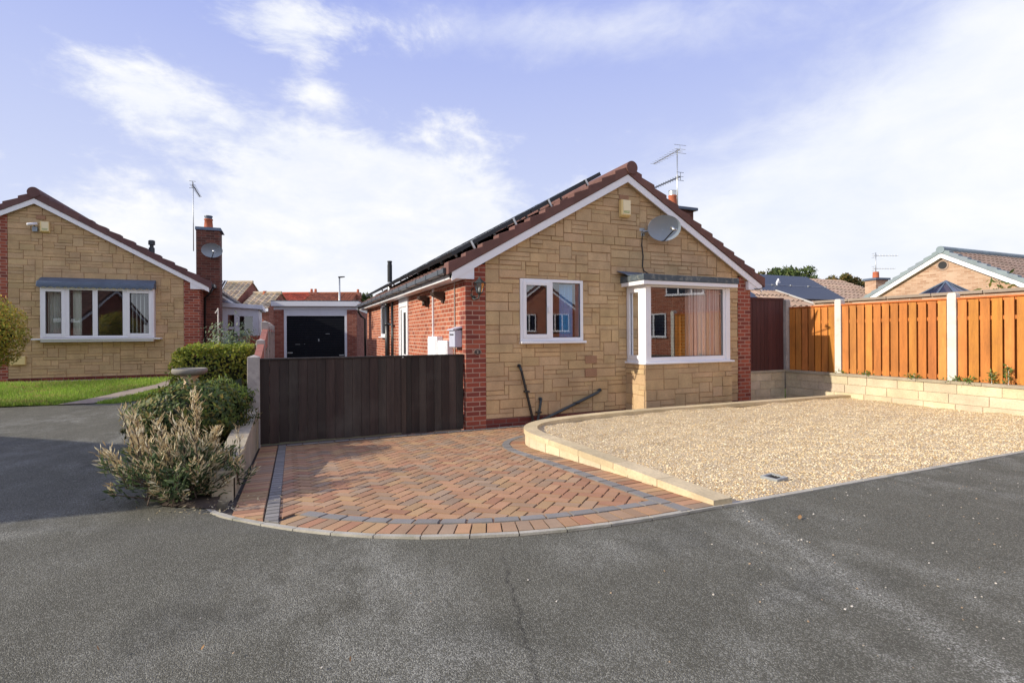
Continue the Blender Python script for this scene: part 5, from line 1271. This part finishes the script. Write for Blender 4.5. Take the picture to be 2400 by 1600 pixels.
# unseen house added at left, roof profile shaped to cast the long road shadow
mp = thing('shadow_caster_house', 'unseen brick house added left of the road, roof shaped to cast its shadow', 'house', (-11.8, -2.5, 0))
mb = MB(); H1 = 3.65; prof = [(0, 0, -.2), (0, 5.2, -.2), (0, 5.2, H1-.62*3.1), (0, 2.1, H1), (0, 0, H1)]
mb.prism(prof, (-7, 0, 0)); mb.build('wall', 'brick', mp)
mb = MB(); mb.prism([(.1, -.1, H1+.003), (.1, 2.13, H1+.003), (.1, 5.4, H1-.62*3.3+.02), (.1, 5.4, H1-.62*3.3+.1), (.1, 2.15, H1+.09), (.1, -.1, H1+.09)], (-7.2, 0, 0)); mb.build('roof', 'tile_roof', mp)
mb = MB(); mb.box(.0, .05, 1.2, 2.6, 1.0, 2.1); wo = mb.build('window', 'white', mp); mb = MB(); mb.face([(.055, 1.27, 1.07), (.055, 2.53, 1.07), (.055, 2.53, 2.03), (.055, 1.27, 2.03)]); mb.build('pane', 'solar', wo)

# ================================================================== PLANTS
def leaves(mb, pts, nrms, size, cols, seed, fold=.25, aspect=.5, up=.2):
    """append one folded leaf per point"""
    rg = np.random.default_rng(seed); n = len(pts); i = len(mb.v)
    for k in range(n):
        p = Vector(pts[k]); nr = Vector(nrms[k]); d = Vector(rg.normal(0, 1, 3)); d = d-nr*d.dot(nr)*.7+Vector((0, 0, up)); d.normalize()
        sdv = d.cross(nr)
        if sdv.length < .05: sdv = d.cross(Vector((0, 0, 1)))
        sdv.normalize(); s = size*rg.uniform(.65, 1.35); w = s*aspect*.5; nn = d.cross(sdv)
        a, b, t_, e = p, p+d*s*.45+sdv*w+nn*fold*w, p+d*s, p+d*s*.45-sdv*w+nn*fold*w
        i = len(mb.v); mb.v += [tuple(a), tuple(b), tuple(t_), tuple(e)]
        mb.f += [(i, i+1, i+2), (i, i+2, i+3)]; c = cols(p, rg); mb.t += [c, c]; mb.mi += [0, 0]
def blob_points(n, c, r, seed, lump=.16, freq=3., depth=.35, flat=None):
    """points near the surface of a lumpy ellipsoid, with outward normals"""
    rg = np.random.default_rng(seed); P, N = [], []
    ph = rg.uniform(0, 6, 9)
    while len(P) < n:
        d = rg.normal(0, 1, 3); d /= np.linalg.norm(d)
        if flat and d[2] < flat: continue
        k = 1+lump*(math.sin(freq*d[0]*2+ph[0])*math.sin(freq*d[1]*2+ph[1])+.6*math.sin(freq*2.3*d[2]+ph[2]+2*d[0])+.5*math.sin(freq*4*d[0]+ph[3])*math.sin(freq*4*d[1]+ph[4]+d[2]*5))
        k *= 1-depth*rg.uniform()**2.2
        P.append((c[0]+d[0]*r[0]*k, c[1]+d[1]*r[1]*k, c[2]+d[2]*r[2]*k)); N.append(d)
    return P, N
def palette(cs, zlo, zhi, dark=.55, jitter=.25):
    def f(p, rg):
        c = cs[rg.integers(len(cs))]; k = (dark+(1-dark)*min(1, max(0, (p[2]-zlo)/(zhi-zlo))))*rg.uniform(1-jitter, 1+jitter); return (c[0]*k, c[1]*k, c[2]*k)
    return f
def stems(root, base, tips, r=.012, name='stem', mat='bark'):
    mb = MB()
    for tp in tips:
        b = Vector(base); e = Vector(tp); md = b.lerp(e, .5)+Vector((R.uniform(-.05, .05), R.uniform(-.05, .05), .05)); mb.tube([b, md, e], [r, r*.7, r*.3], 6)
    return mb.build(name, mat, root)
# clipped golden globe on the left
t = thing('globe_shrub', 'clipped golden green ball shrub at the left edge on the lawn', 'shrub', (-7.72, 4.95, -.06))
mb = MB(); P, N = blob_points(9000, (0, 0, 1.33), (.66, .66, .75), 1, .05, 5, .28)
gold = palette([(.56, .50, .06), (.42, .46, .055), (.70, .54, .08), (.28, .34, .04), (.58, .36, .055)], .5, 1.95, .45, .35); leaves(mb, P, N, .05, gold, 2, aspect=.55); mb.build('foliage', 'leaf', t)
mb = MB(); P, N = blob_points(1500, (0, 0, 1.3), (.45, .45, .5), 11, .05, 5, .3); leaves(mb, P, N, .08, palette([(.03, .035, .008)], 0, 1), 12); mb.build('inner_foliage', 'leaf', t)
mb = MB(); mb.tube([(0, 0, 0), (.02, 0, .5), (0, .02, 1.2)], [.05, .04, .03], 8); mb.build('trunk', 'bark', t)
# clipped hedge by the gate post
t = thing('hedge', 'clipped yellow green hedge block behind the bird bath by the gate post', 'hedge', (-3.62, 2.2, 0))
rg = np.random.default_rng(7); mb = MB(); P, N = [], []
while len(P) < 11000:
    x, y, z = rg.uniform(-.6, .53), rg.uniform(-.45, .6), rg.uniform(.0, 1.04)
    f = int(rg.integers(3)); s = rg.choice((-1, 1)); n_ = [0, 0, 0]
    if f == 0: x = -.6 if s < 0 else .53; n_[0] = s
    elif f == 1: y = -.45 if s < 0 else .6; n_[1] = s
    else: z = 1.03; n_[2] = 1
    cr = max(0, -.6-x+.28)+0; dx = max(0, (-.3-x)/.3); dz = max(0, (z-.75)/.3)
    if dx*dx+dz*dz > 1: k = 1/math.hypot(dx, dz); x = -.3-.3*dx*k; z = .75+.3*dz*k; n_ = [-dx, 0, dz]
    lum = .04*math.sin(x*9+2)*math.sin(z*8+y*5)+.03*math.sin(x*17)*math.sin(y*15+z*13); k = -.12*rg.uniform()**2
    v = Vector(n_); v = v.normalized() if v.length else Vector((0, 0, 1)); P.append(Vector((x, y, z))+v*(lum+k)); N.append(v)
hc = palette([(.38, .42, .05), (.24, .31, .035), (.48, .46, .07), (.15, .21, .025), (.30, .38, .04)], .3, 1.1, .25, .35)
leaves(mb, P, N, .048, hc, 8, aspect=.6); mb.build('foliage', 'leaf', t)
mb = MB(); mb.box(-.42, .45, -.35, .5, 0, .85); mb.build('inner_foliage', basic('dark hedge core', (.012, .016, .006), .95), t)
# bird bath
t = thing('bird_bath', 'mossy round stone bird bath on a pale urn pedestal between hedge and shrubs', 'bird bath', (-3.85, 1.12, -.03)); t.scale = (.93, .93, 1)
mb = MB(); mb.lathe([(.0, .70), (.17, .71), (.2, .745), (.215, .762), (.235, .76), (.246, .735), (.24, .70), (.2, .672), (.1, .655), (0, .655)], seg=36); mb.build('bowl', 'bath', t, smooth=True)
mb = MB(); mb.lathe([(.0, .655), (.13, .655), (.125, .635), (.085, .60), (.075, .57), (.09, .54), (.118, .5), (.125, .46), (.11, .41), (.08, .36), (.07, .3), (.09, .22), (.13, .16), (.15, .1), (.16, 0), (0, 0)], seg=28)
mb.build('pedestal', 'bath_ped', t, smooth=True)
# glossy round shrub
def shrub(label, loc, r, h, n, size, cols, seed, name='shrub', lump=.14, aspect=.5, extra=None, core=True, depth=.35):
    t = thing(name, label, 'shrub', loc)
    mb = MB(); P, N = blob_points(n, (0, 0, h*.5), (r[0], r[1], h*.53), seed, lump, 3., depth); leaves(mb, P, N, size, cols, seed+1, aspect=aspect); mb.build('foliage', 'leaf', t)
    if core:
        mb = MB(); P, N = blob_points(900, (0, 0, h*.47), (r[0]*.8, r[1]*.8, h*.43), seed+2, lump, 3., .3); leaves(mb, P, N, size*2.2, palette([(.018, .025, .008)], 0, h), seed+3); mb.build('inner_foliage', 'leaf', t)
    rr = random.Random(seed); stems(t, (0, 0, 0), [(rr.uniform(-r[0], r[0])*.6, rr.uniform(-r[1], r[1])*.6, h*.6) for _ in range(7)], .015); return t
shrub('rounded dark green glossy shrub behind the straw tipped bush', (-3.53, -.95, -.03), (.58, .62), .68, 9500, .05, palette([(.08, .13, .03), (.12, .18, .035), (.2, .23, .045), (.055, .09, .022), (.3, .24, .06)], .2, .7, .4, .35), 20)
t = shrub('feathery mid green conifer shrub at the side wall below the gate post', (-3.26, .1, -.02), (.3, .42), .62, 4200, .07, palette([(.15, .22, .03), (.24, .31, .045), (.10, .16, .03)], .15, .65, .45, .3), 24, 'conifer_shrub', .22, .28)
shrub('grey green spreading shrub between the bird bath and the gate post', (-3.3, .72, -.02), (.36, .36), .55, 3400, .05, palette([(.11, .155, .075), (.16, .20, .09), (.08, .12, .05)], .1, .6, .4, .3), 28, lump=.2)
shrub('small bright weed tuft at the foot of the gate post', (-3.12, -.28, .0), (.11, .12), .3, 260, .06, palette([(.10, .2, .03), (.15, .26, .04)], 0, .3, .6), 33, 'weed', core=False)
shrub('silvery blue green bush in front of the white porch', (-3.45, 3.4, 0), (.42, .5), 1.42, 2600, .075, palette([(.16, .22, .15), (.22, .28, .18), (.10, .15, .09), (.26, .33, .14)], .6, 1.4, .6, .25), 36, 'bush', .35, .35, core=False)
# straw tipped bush in the foreground
t = thing('straw_tipped_bush', 'sprawling bush with dry straw coloured tips beside the road', 'shrub', (-3.30, -2.78, -.08))
gm_, sm_ = MB(), MB(); rg = np.random.default_rng(50); stm = MB()
def bladed(path, n, size, cols, mbx, seed, aspect, spread):
    pts, nr = [], []
    for k in range(n):
        u = rg.uniform(.25, 1.); j = u*(len(path)-1); i0 = int(min(j, len(path)-2)); p = path[i0].lerp(path[i0+1], j-i0)
        d = (path[i0+1]-path[i0]).normalized(); pts.append(p+Vector(rg.normal(0, spread, 3))); nn = Vector(rg.normal(0, 1, 3)); nr.append((nn-d*nn.dot(d)).normalized())
    for p, q in zip(pts, nr):
        d = (path[-1]-path[0]).normalized(); dd = (d*1.1+q*.75).normalized(); s = size*rg.uniform(.6, 1.3); sdv = dd.cross(q); sdv = sdv.normalized() if sdv.length > .01 else Vector((1, 0, 0)); w = s*aspect*.5
        i = len(mbx.v); mbx.v += [tuple(p-sdv*w*.4), tuple(p+sdv*w*.4), tuple(p+dd*s*.55+sdv*w+q*.004), tuple(p+dd*s), tuple(p+dd*s*.55-sdv*w+q*.004)]
        c = cols(p, rg); mbx.f.append((i, i+1, i+2, i+3, i+4)); mbx.t.append(c); mbx.mi.append(0)
gcol = palette([(.095, .15, .055), (.14, .21, .075), (.20, .26, .10), (.07, .115, .05)], 0, .6, .55, .3); scol = palette([(.68, .55, .31), (.80, .68, .42), (.56, .42, .22), (.86, .77, .52), (.46, .34, .18)], 0, .7, .75, .22)
for k in range(215):
    th = rg.uniform(0, 2*PI); el = rg.uniform(.12, 1.35); L = rg.uniform(.27, .5)*(1.06-.25*abs(el-.7))*(.78 if math.cos(th) > .2 else 1.)
    b = Vector((rg.normal(0, .1), rg.normal(0, .14), .02)); d = Vector((math.cos(th)*math.cos(el)*1.0, math.sin(th)*math.cos(el)*1.2, math.sin(el)*.84))
    e = b+d*L; md = b.lerp(e, .55)+Vector((0, 0, -.03+.06*rg.uniform())); e2 = e+Vector((rg.normal(0, .02), rg.normal(0, .02), .06)); path = [b, md, e, e2]
    stm.tube(path, [.006, .005, .003, .002], 5)
    bladed(path, 40, .046, gcol, gm_, k, .26, .024)
    if rg.uniform() < .7: bladed([md.lerp(e, .45), e, e2+d*.05], 20, .058, scol, sm_, k, .17, .012)
    else: bladed([e, e2, e2+d*.02], 8, .05, gcol, gm_, k, .3, .014)
for k in range(15):     # tall straw spikes
    b = Vector((rg.normal(-.08, .2), rg.normal(.02, .24), .25)); e = b+Vector((rg.normal(-.05, .07), rg.normal(0, .07), rg.uniform(.18, .40)))
    path = [b-Vector((0, 0, .2)), b.lerp(e, .5)+Vector((.015, 0, 0)), e]; stm.tube(path, [.006, .004, .002], 5); bladed(path, 34, .06, scol, sm_, k, .15, .009)
for bx, by, hh in ((-.42, -.02, .72), (-.36, .1, .6), (.02, .34, .80), (-.5, -.1, .42), (.2, .05, .5)):     # dense dead leaders
    for q in range(3):
        b = Vector((bx*.7+rg.normal(0, .02), by+rg.normal(0, .02), hh*.3)); e = Vector((bx+rg.normal(0, .035), by+rg.normal(0, .035), hh*rg.uniform(.85, 1.03)))
        path = [b, b.lerp(e, .5)+Vector((.01, 0, .01)), e]; stm.tube(path, [.006, .004, .002], 5); bladed(path, 46, .06, scol, sm_, k, .17, .014)
gm_.build('green_foliage', 'leaf', t); sm_.build('dry_foliage', 'straw', t); stm.build('stem', 'bark', t)
# litter under the bush
mb = MB(); rg = np.random.default_rng(60); P = [(-3.1+rg.normal(0, .22), -3.42+rg.normal(0, .05)+.25*abs(rg.normal()) , 0) for _ in range(130)]
P = [(x, y, road_z(x, y)+.008) for x, y, _ in P]; leaves(mb, P, [(0, 0, 1)]*len(P), .035, scol, 61, aspect=.35, up=.1); tag(mb.build('leaf_litter', 'straw'), kind='stuff')
# weeds along the foot of the orange fence
def weed(label, x, y, h, n, seed, w=.07, cs=((.12, .2, .04), (.2, .28, .07))):
    t = thing('weed', label, 'weed', (x, y, .415), group='weeds along the foot of the orange fence'); mb = MB(); rg = np.random.default_rng(seed); P, N = [], []
    for k in range(n): u = rg.uniform(.05, 1); P.append((rg.normal(0, w*(1-u*.6)), rg.normal(0, w*(1-u*.6)), u*h)); N.append(Vector((rg.normal(), rg.normal(), .3)).normalized())
    leaves(mb, P, N, .05, palette(list(cs), 0, h, .7, .3), seed, aspect=.35); mb.build('foliage', 'leaf', t)
    mb = MB(); mb.tube([(0, 0, -.04), (.01, 0, h*.6), (0, .01, h)], [.005, .004, .002], 5); mb.build('stem', 'leaf', t, ) if 0 else mb.build('stem', 'straw', t); return t
weed('tall spiky green weed at the foot of the orange fence near the right edge', 7.18, -3.60, .28, 90, 81, .035)
weed('shorter spiky weed just left of the tallest one by the orange fence', 7.18, -3.40, .17, 60, 82, .035)
weed('low leafy weed right of the second white post at the fence foot', 7.17, -2.95, .06, 60, 83, .09)
weed('low leafy weed between the two white fence posts, nearer the right one', 7.17, -2.35, .06, 50, 84, .08)
weed('tiny green tuft below the middle of the long orange panel', 7.17, -1.55, .05, 40, 85, .07)
weed('tiny yellow tuft beside the first white post', 7.17, -1.1, .05, 30, 86, .05, ((.35, .32, .06), (.2, .24, .05)))
weed('low leafy weed under the orange panel at the right edge', 7.17, -3.12, .06, 50, 87, .07)
a = at(2338, 692, 10.2); t = thing('climbing_sprig', 'leafy sprig poking over the orange fence in front of the tan gable', 'plant', (a.x, a.y, a.z-.5))
mb = MB(); rg = np.random.default_rng(90); path = [Vector((0, 0, 0)), Vector((.02, 0, .35)), Vector((.06, .02, .6)), Vector((.14, .02, .82))]; mb.tube(path, [.012, .01, .007, .003], 6); mb.build('stem', 'bark', t)
mb = MB(); P = [path[2].lerp(path[3], rg.uniform(-.6, 1.1))+Vector(rg.normal(0, .08, 3)) for _ in range(40)]; leaves(mb, P, [Vector((rg.normal(), rg.normal(), .6)).normalized() for _ in P], .13, palette([(.10, .14, .03), (.2, .18, .04), (.14, .2, .05)], 0, 1, .8), 91, aspect=.4); mb.build('foliage', 'leaf', t)

def tree(label, u, v_top, depth, rx, h, seed, cols, n=2600, lf=.34, v_base=None, name='tree'):
    P0 = at(u, v_top, depth); t = thing(name, label, 'tree', (P0.x, P0.y, -.2), group='trees beyond the bungalow roofs'); top = P0.z+.2
    rr = random.Random(seed); tr = MB(); th = top-h*.75; tr.tube([(0, 0, 0), (.08, .05, th*.6), (0, .1, th)], [.28, .22, .18], 8); tips = []
    for k in range(9):
        q = 2*PI*k/9+rr.uniform(-.3, .3); L = rr.uniform(.5, .95)*rx; e = Vector((math.cos(q)*L, math.sin(q)*L*.8, th+rr.uniform(.3, .85)*h*.8)); s = Vector((0, .1, th*rr.uniform(.8, 1.)))
        tr.tube([s, s.lerp(e, .5)+Vector((0, 0, .3)), e], [.11, .07, .02], 6); tips.append(e)
    tr.build('trunk', 'bark', t)
    mb = MB(); rg = np.random.default_rng(seed); PP, NN = [], []
    cl = [(e.x, e.y, e.z, rr.uniform(.55, 1.)) for e in tips]+[(rr.uniform(-.6, .6)*rx, rr.uniform(-.5, .5)*rx, th+rr.uniform(.2, .95)*h*.75, rr.uniform(.5, 1.)) for _ in range(16)]
    for k in range(n):
        c = cl[int(rg.integers(len(cl)))]; d = rg.normal(0, 1, 3); d /= np.linalg.norm(d); r_ = c[3]*rg.uniform(.45, 1.05)*rx*.32
        p = (c[0]+d[0]*r_, c[1]+d[1]*r_, min(c[2]+d[2]*r_*.8, top)); PP.append(p); NN.append(d)
    leaves(mb, PP, NN, lf, cols(th, top), seed+1, aspect=.6); mb.build('crown', 'leaf_far', t); return t
gr = lambda lo, hi: palette([(.07, .11, .03), (.10, .15, .04), (.14, .17, .05), (.05, .08, .025)], lo, hi, .5, .3)
au = lambda lo, hi: palette([(.16, .14, .04), (.24, .15, .04), (.10, .11, .035), (.30, .18, .05), (.08, .09, .03)], lo, hi, .5, .3)
tree('broad green tree behind the black solar sheet roof', 1862, 627, 55, 3.1, 4.2, 101, gr)
tree('low green tree crown beside the broad one, nearer the main bungalow', 1820, 638, 56, 1.7, 3.0, 106, gr, 1200)
tree('autumn brown tree left of the tan chimney', 1972, 645, 58, 2.5, 4.2, 111, au)
tree('smaller dark green and gold tree right of the brown one', 2015, 664, 60, 1.8, 3.6, 116, au, 1500)
tree('orange brown autumn tree crown just right of the main bungalow eaves', 1782, 638, 56, 1.6, 2.6, 121, au, 1100)
tree('dark tree crown between the rust roof and the bungalow eaves', 852, 690, 60, 1.3, 3.0, 126, gr, 900)

# ================================================================== SMALL GROUND THINGS
t = thing('drain_cover', 'small square grey drain grate sunk in the gravel near the road', 'drain cover', (1.11, -4.66, .0), math.radians(8))
mb = MB(); frame_rect_pts = ((-.075, -.052, -.075, .075), (.052, .075, -.075, .075), (-.052, .052, -.075, -.052), (-.052, .052, .052, .075))
for a, b, c, d in frame_rect_pts: mb.box(a, b, c, d, -.02, .026)
mb.build('frame', 'drain_frame', t, bevel=.003)
mb = MB(); mb.face([(-.052, -.052, .012), (.052, -.052, .012), (.052, .052, .012), (-.052, .052, .012)])
for k in range(4): mb.box(-.05, .05, -.045+k*.026, -.035+k*.026, .013, .018)
mb.build('grate', 'sand', t)
def fallen(label, x, y, s, rz):
    mb = MB(); c = [(0, 0, .004), (s*.3, s*.22, .012), (s*.75, s*.14, .02), (s, 0, .018), (s*.7, -s*.18, .012), (s*.3, -s*.2, .006)]; mb.face(c); o = mb.build('fallen_leaf', 'petal'); o.location = (x, y, road_z(x, y)+.004); o.rotation_euler = (0, 0, rz)
    return tag(o, label, 'leaf', 'fallen leaves on the road')
d_ = at(1872, 1219, 3.33); fallen('curled tan leaf on the road just below the gravel wall tip', d_.x, d_.y, .05, .4)
d_ = at(820, 1552, 1.9); fallen('tiny ochre leaf on the road at the bottom centre left', d_.x, d_.y, .014, 1.2)
d_ = at(232, 1524, 1.98); fallen('tiny orange leaf at the lower left of the road', d_.x, d_.y, .016, 2.2)
d_ = at(470, 1524, 1.98); fallen('tiny amber leaf on the road left of centre', d_.x, d_.y, .014, .2)
mb = MB(); P = at(513, 812, 12.2); Q = at(511, 722, 12.2); mb.tube([(0, 0, -.8), (Q.x-P.x, Q.y-P.y, Q.z-P.z)], .018, 6); mb.tube([(Q.x-P.x, Q.y-P.y, Q.z-P.z-.03), (Q.x-P.x-.06, Q.y-P.y, Q.z-P.z-.12)], .014, 6); o = mb.build('garden_pole', 'concrete_white'); o.location = P; tag(o, 'thin pale leaning pole beside the left bungalow side wall', 'pole')

# ================================================================== WORLD, SUN, CAMERA
w = bpy.data.worlds.new('World'); SC.world = w; w.use_nodes = True; nt = w.node_tree; nt.nodes.clear()
class WT(NT):
    def __init__(s): s.t = nt
W = WT()
out = nt.nodes.new('ShaderNodeOutputWorld')
sky = W.n('TexSky', sky_type='NISHITA', sun_disc=False, sun_elevation=SUN_EL, sun_rotation=math.radians(-93.4), air_density=1.0, dust_density=.6, ozone_density=2.5)
d = W.coord('Generated'); xyz = W.n('SeparateXYZ', {0: d})
az = W.math('SUBTRACT', W.math('ARCTAN2', xyz.outputs[0], xyz.outputs[1]), HEAD)
el = W.math('ARCSINE', xyz.outputs[2])
def gauss(a0, e0, sa, se, amp):
    a = W.math('MULTIPLY', W.math('SUBTRACT', az, a0), 1/sa); e = W.math('MULTIPLY', W.math('SUBTRACT', el, e0), 1/se)
    return W.math('MULTIPLY', W.math('EXPONENT', W.math('MULTIPLY', W.math('ADD', W.math('MULTIPLY', a, a), W.math('MULTIPLY', e, e)), -1.)), amp)
def ae(u, v):
    X, h = (u-1200)/FPX, (783-v)/FPX; return math.atan(X), math.atan2(h, math.hypot(1, X))
def field(lst):
    tot = None
    for (u, v, su, sv, amp) in lst:
        a0, e0 = ae(u, v); g = gauss(a0, e0, su/FPX*math.cos(a0)**2, sv/FPX*math.cos(a0), amp); tot = g if tot is None else W.math('ADD', tot, g)
    return tot
cum = field(((820, 430, 300, 110, .55), (1000, 540, 340, 190, .85), (700, 600, 300, 160, .6), (330, 215, 190, 90, .68), (620, 300, 190, 70, .35), (650, 60, 200, 62, .72), (900, 40, 260, 45, .25), (740, 215, 70, 26, .4), (300, 560, 230, 110, .5), (1200, 740, 2600, 110, .5)))
haz = field(((2250, 330, 520, 260, .75), (1850, 520, 430, 170, .75), (2450, 60, 330, 240, .55), (1500, 70, 420, 60, .30), (1100, 60, 500, 50, .25), (1200, 760, 2600, 150, .5)))
outside = W.math('MULTIPLY', W.ramp(W.math('ABSOLUTE', az), .85, 1.4), .45)
mp_ = W.n('Mapping', {'Vector': d, 'Scale': (1, 1, 2.0)}).outputs[0]
wv = W.n('TexNoise', {'Vector': mp_, 'Scale': 3.2, 'Detail': 3.}).outputs['Color']
mp2 = W.n('VectorMath', {0: mp_, 1: W.n('VectorMath', {0: wv, 'Scale': .16}, operation='SCALE').outputs[0]}, operation='ADD').outputs[0]
n1 = W.noise(mp2, 5.5, 9, .6); n2 = W.noise(mp2, 17, 8, .62)
nz = W.math('ADD', W.math('MULTIPLY', W.math('SUBTRACT', n1, .5), 1.25), W.math('MULTIPLY', W.math('SUBTRACT', n2, .5), .75))
sm = lambda f, a, b: W.n('MapRange', {'Value': f, 'From Min': a, 'From Max': b}, interpolation_type='SMOOTHSTEP').outputs[0]
mask = sm(W.math('ADD', W.math('ADD', cum, outside), nz), .20, .74)
mask2 = sm(W.math('ADD', haz, W.math('MULTIPLY', nz, .45)), .05, .85)
blue = W.mix(W.ramp(el, .0, .60), (.82, .87, .985), (.36, .44, .885))
nsky = W.mix(1., sky.outputs[0], (.10, .10, .10), 'MULTIPLY')
blue = W.mix(.10, blue, nsky)
cloud = W.mix(W.ramp(n2, .35, .65), (.86, .89, .96), (.96, .962, .97))
cloud = W.mix(W.math('MULTIPLY', W.ramp(n1, .62, .36), .55), cloud, (.76, .81, .93))
hazec = W.mix(W.ramp(n1, .3, .7), (.81, .86, .965), (.96, .97, .985))
colr = W.mix(W.math('MULTIPLY', mask2, .92), blue, hazec)
colr = W.mix(mask, colr, cloud)
# haze near the horizon
colr = W.mix(W.ramp(el, .0, .15, .7, 0.), colr, (.90, .915, .965))
bg = W.n('Background', {'Color': colr, 'Strength': 1.0}); bg.inputs['Strength'].default_value = 1.06; nt.links.new(bg.outputs[0], out.inputs[0])

sl = bpy.data.lights.new('sun', 'SUN'); sl.energy = 5.0; sl.angle = math.radians(.53); sl.color = (1, .915, .77)
so = bpy.data.objects.new('sun', sl); COL.objects.link(so); so.rotation_euler = SUN_DIR.to_track_quat('Z', 'Y').to_euler()

cam = bpy.data.cameras.new('camera'); co = bpy.data.objects.new('camera', cam); COL.objects.link(co)
cam.sensor_width = 36; cam.lens = FPX/2400*36; cam.shift_x = 0; cam.shift_y = (783-800)/2400
cam.clip_start = .05; cam.clip_end = 2000; co.location = CAM
co.rotation_euler = (Matrix.Rotation(-HEAD, 4, 'Z') @ Matrix.Rotation(PI/2, 4, 'X') @ Matrix.Rotation(-.006, 4, 'Z')).to_euler()
SC.camera = co
SC.view_settings.view_transform = 'Standard'; SC.view_settings.look = 'None'; SC.view_settings.exposure = 0
SC.cycles.use_denoising = True; SC.cycles.max_bounces = 6; SC.cycles.transparent_max_bounces = 12
SC.cycles.sample_clamp_indirect = 6
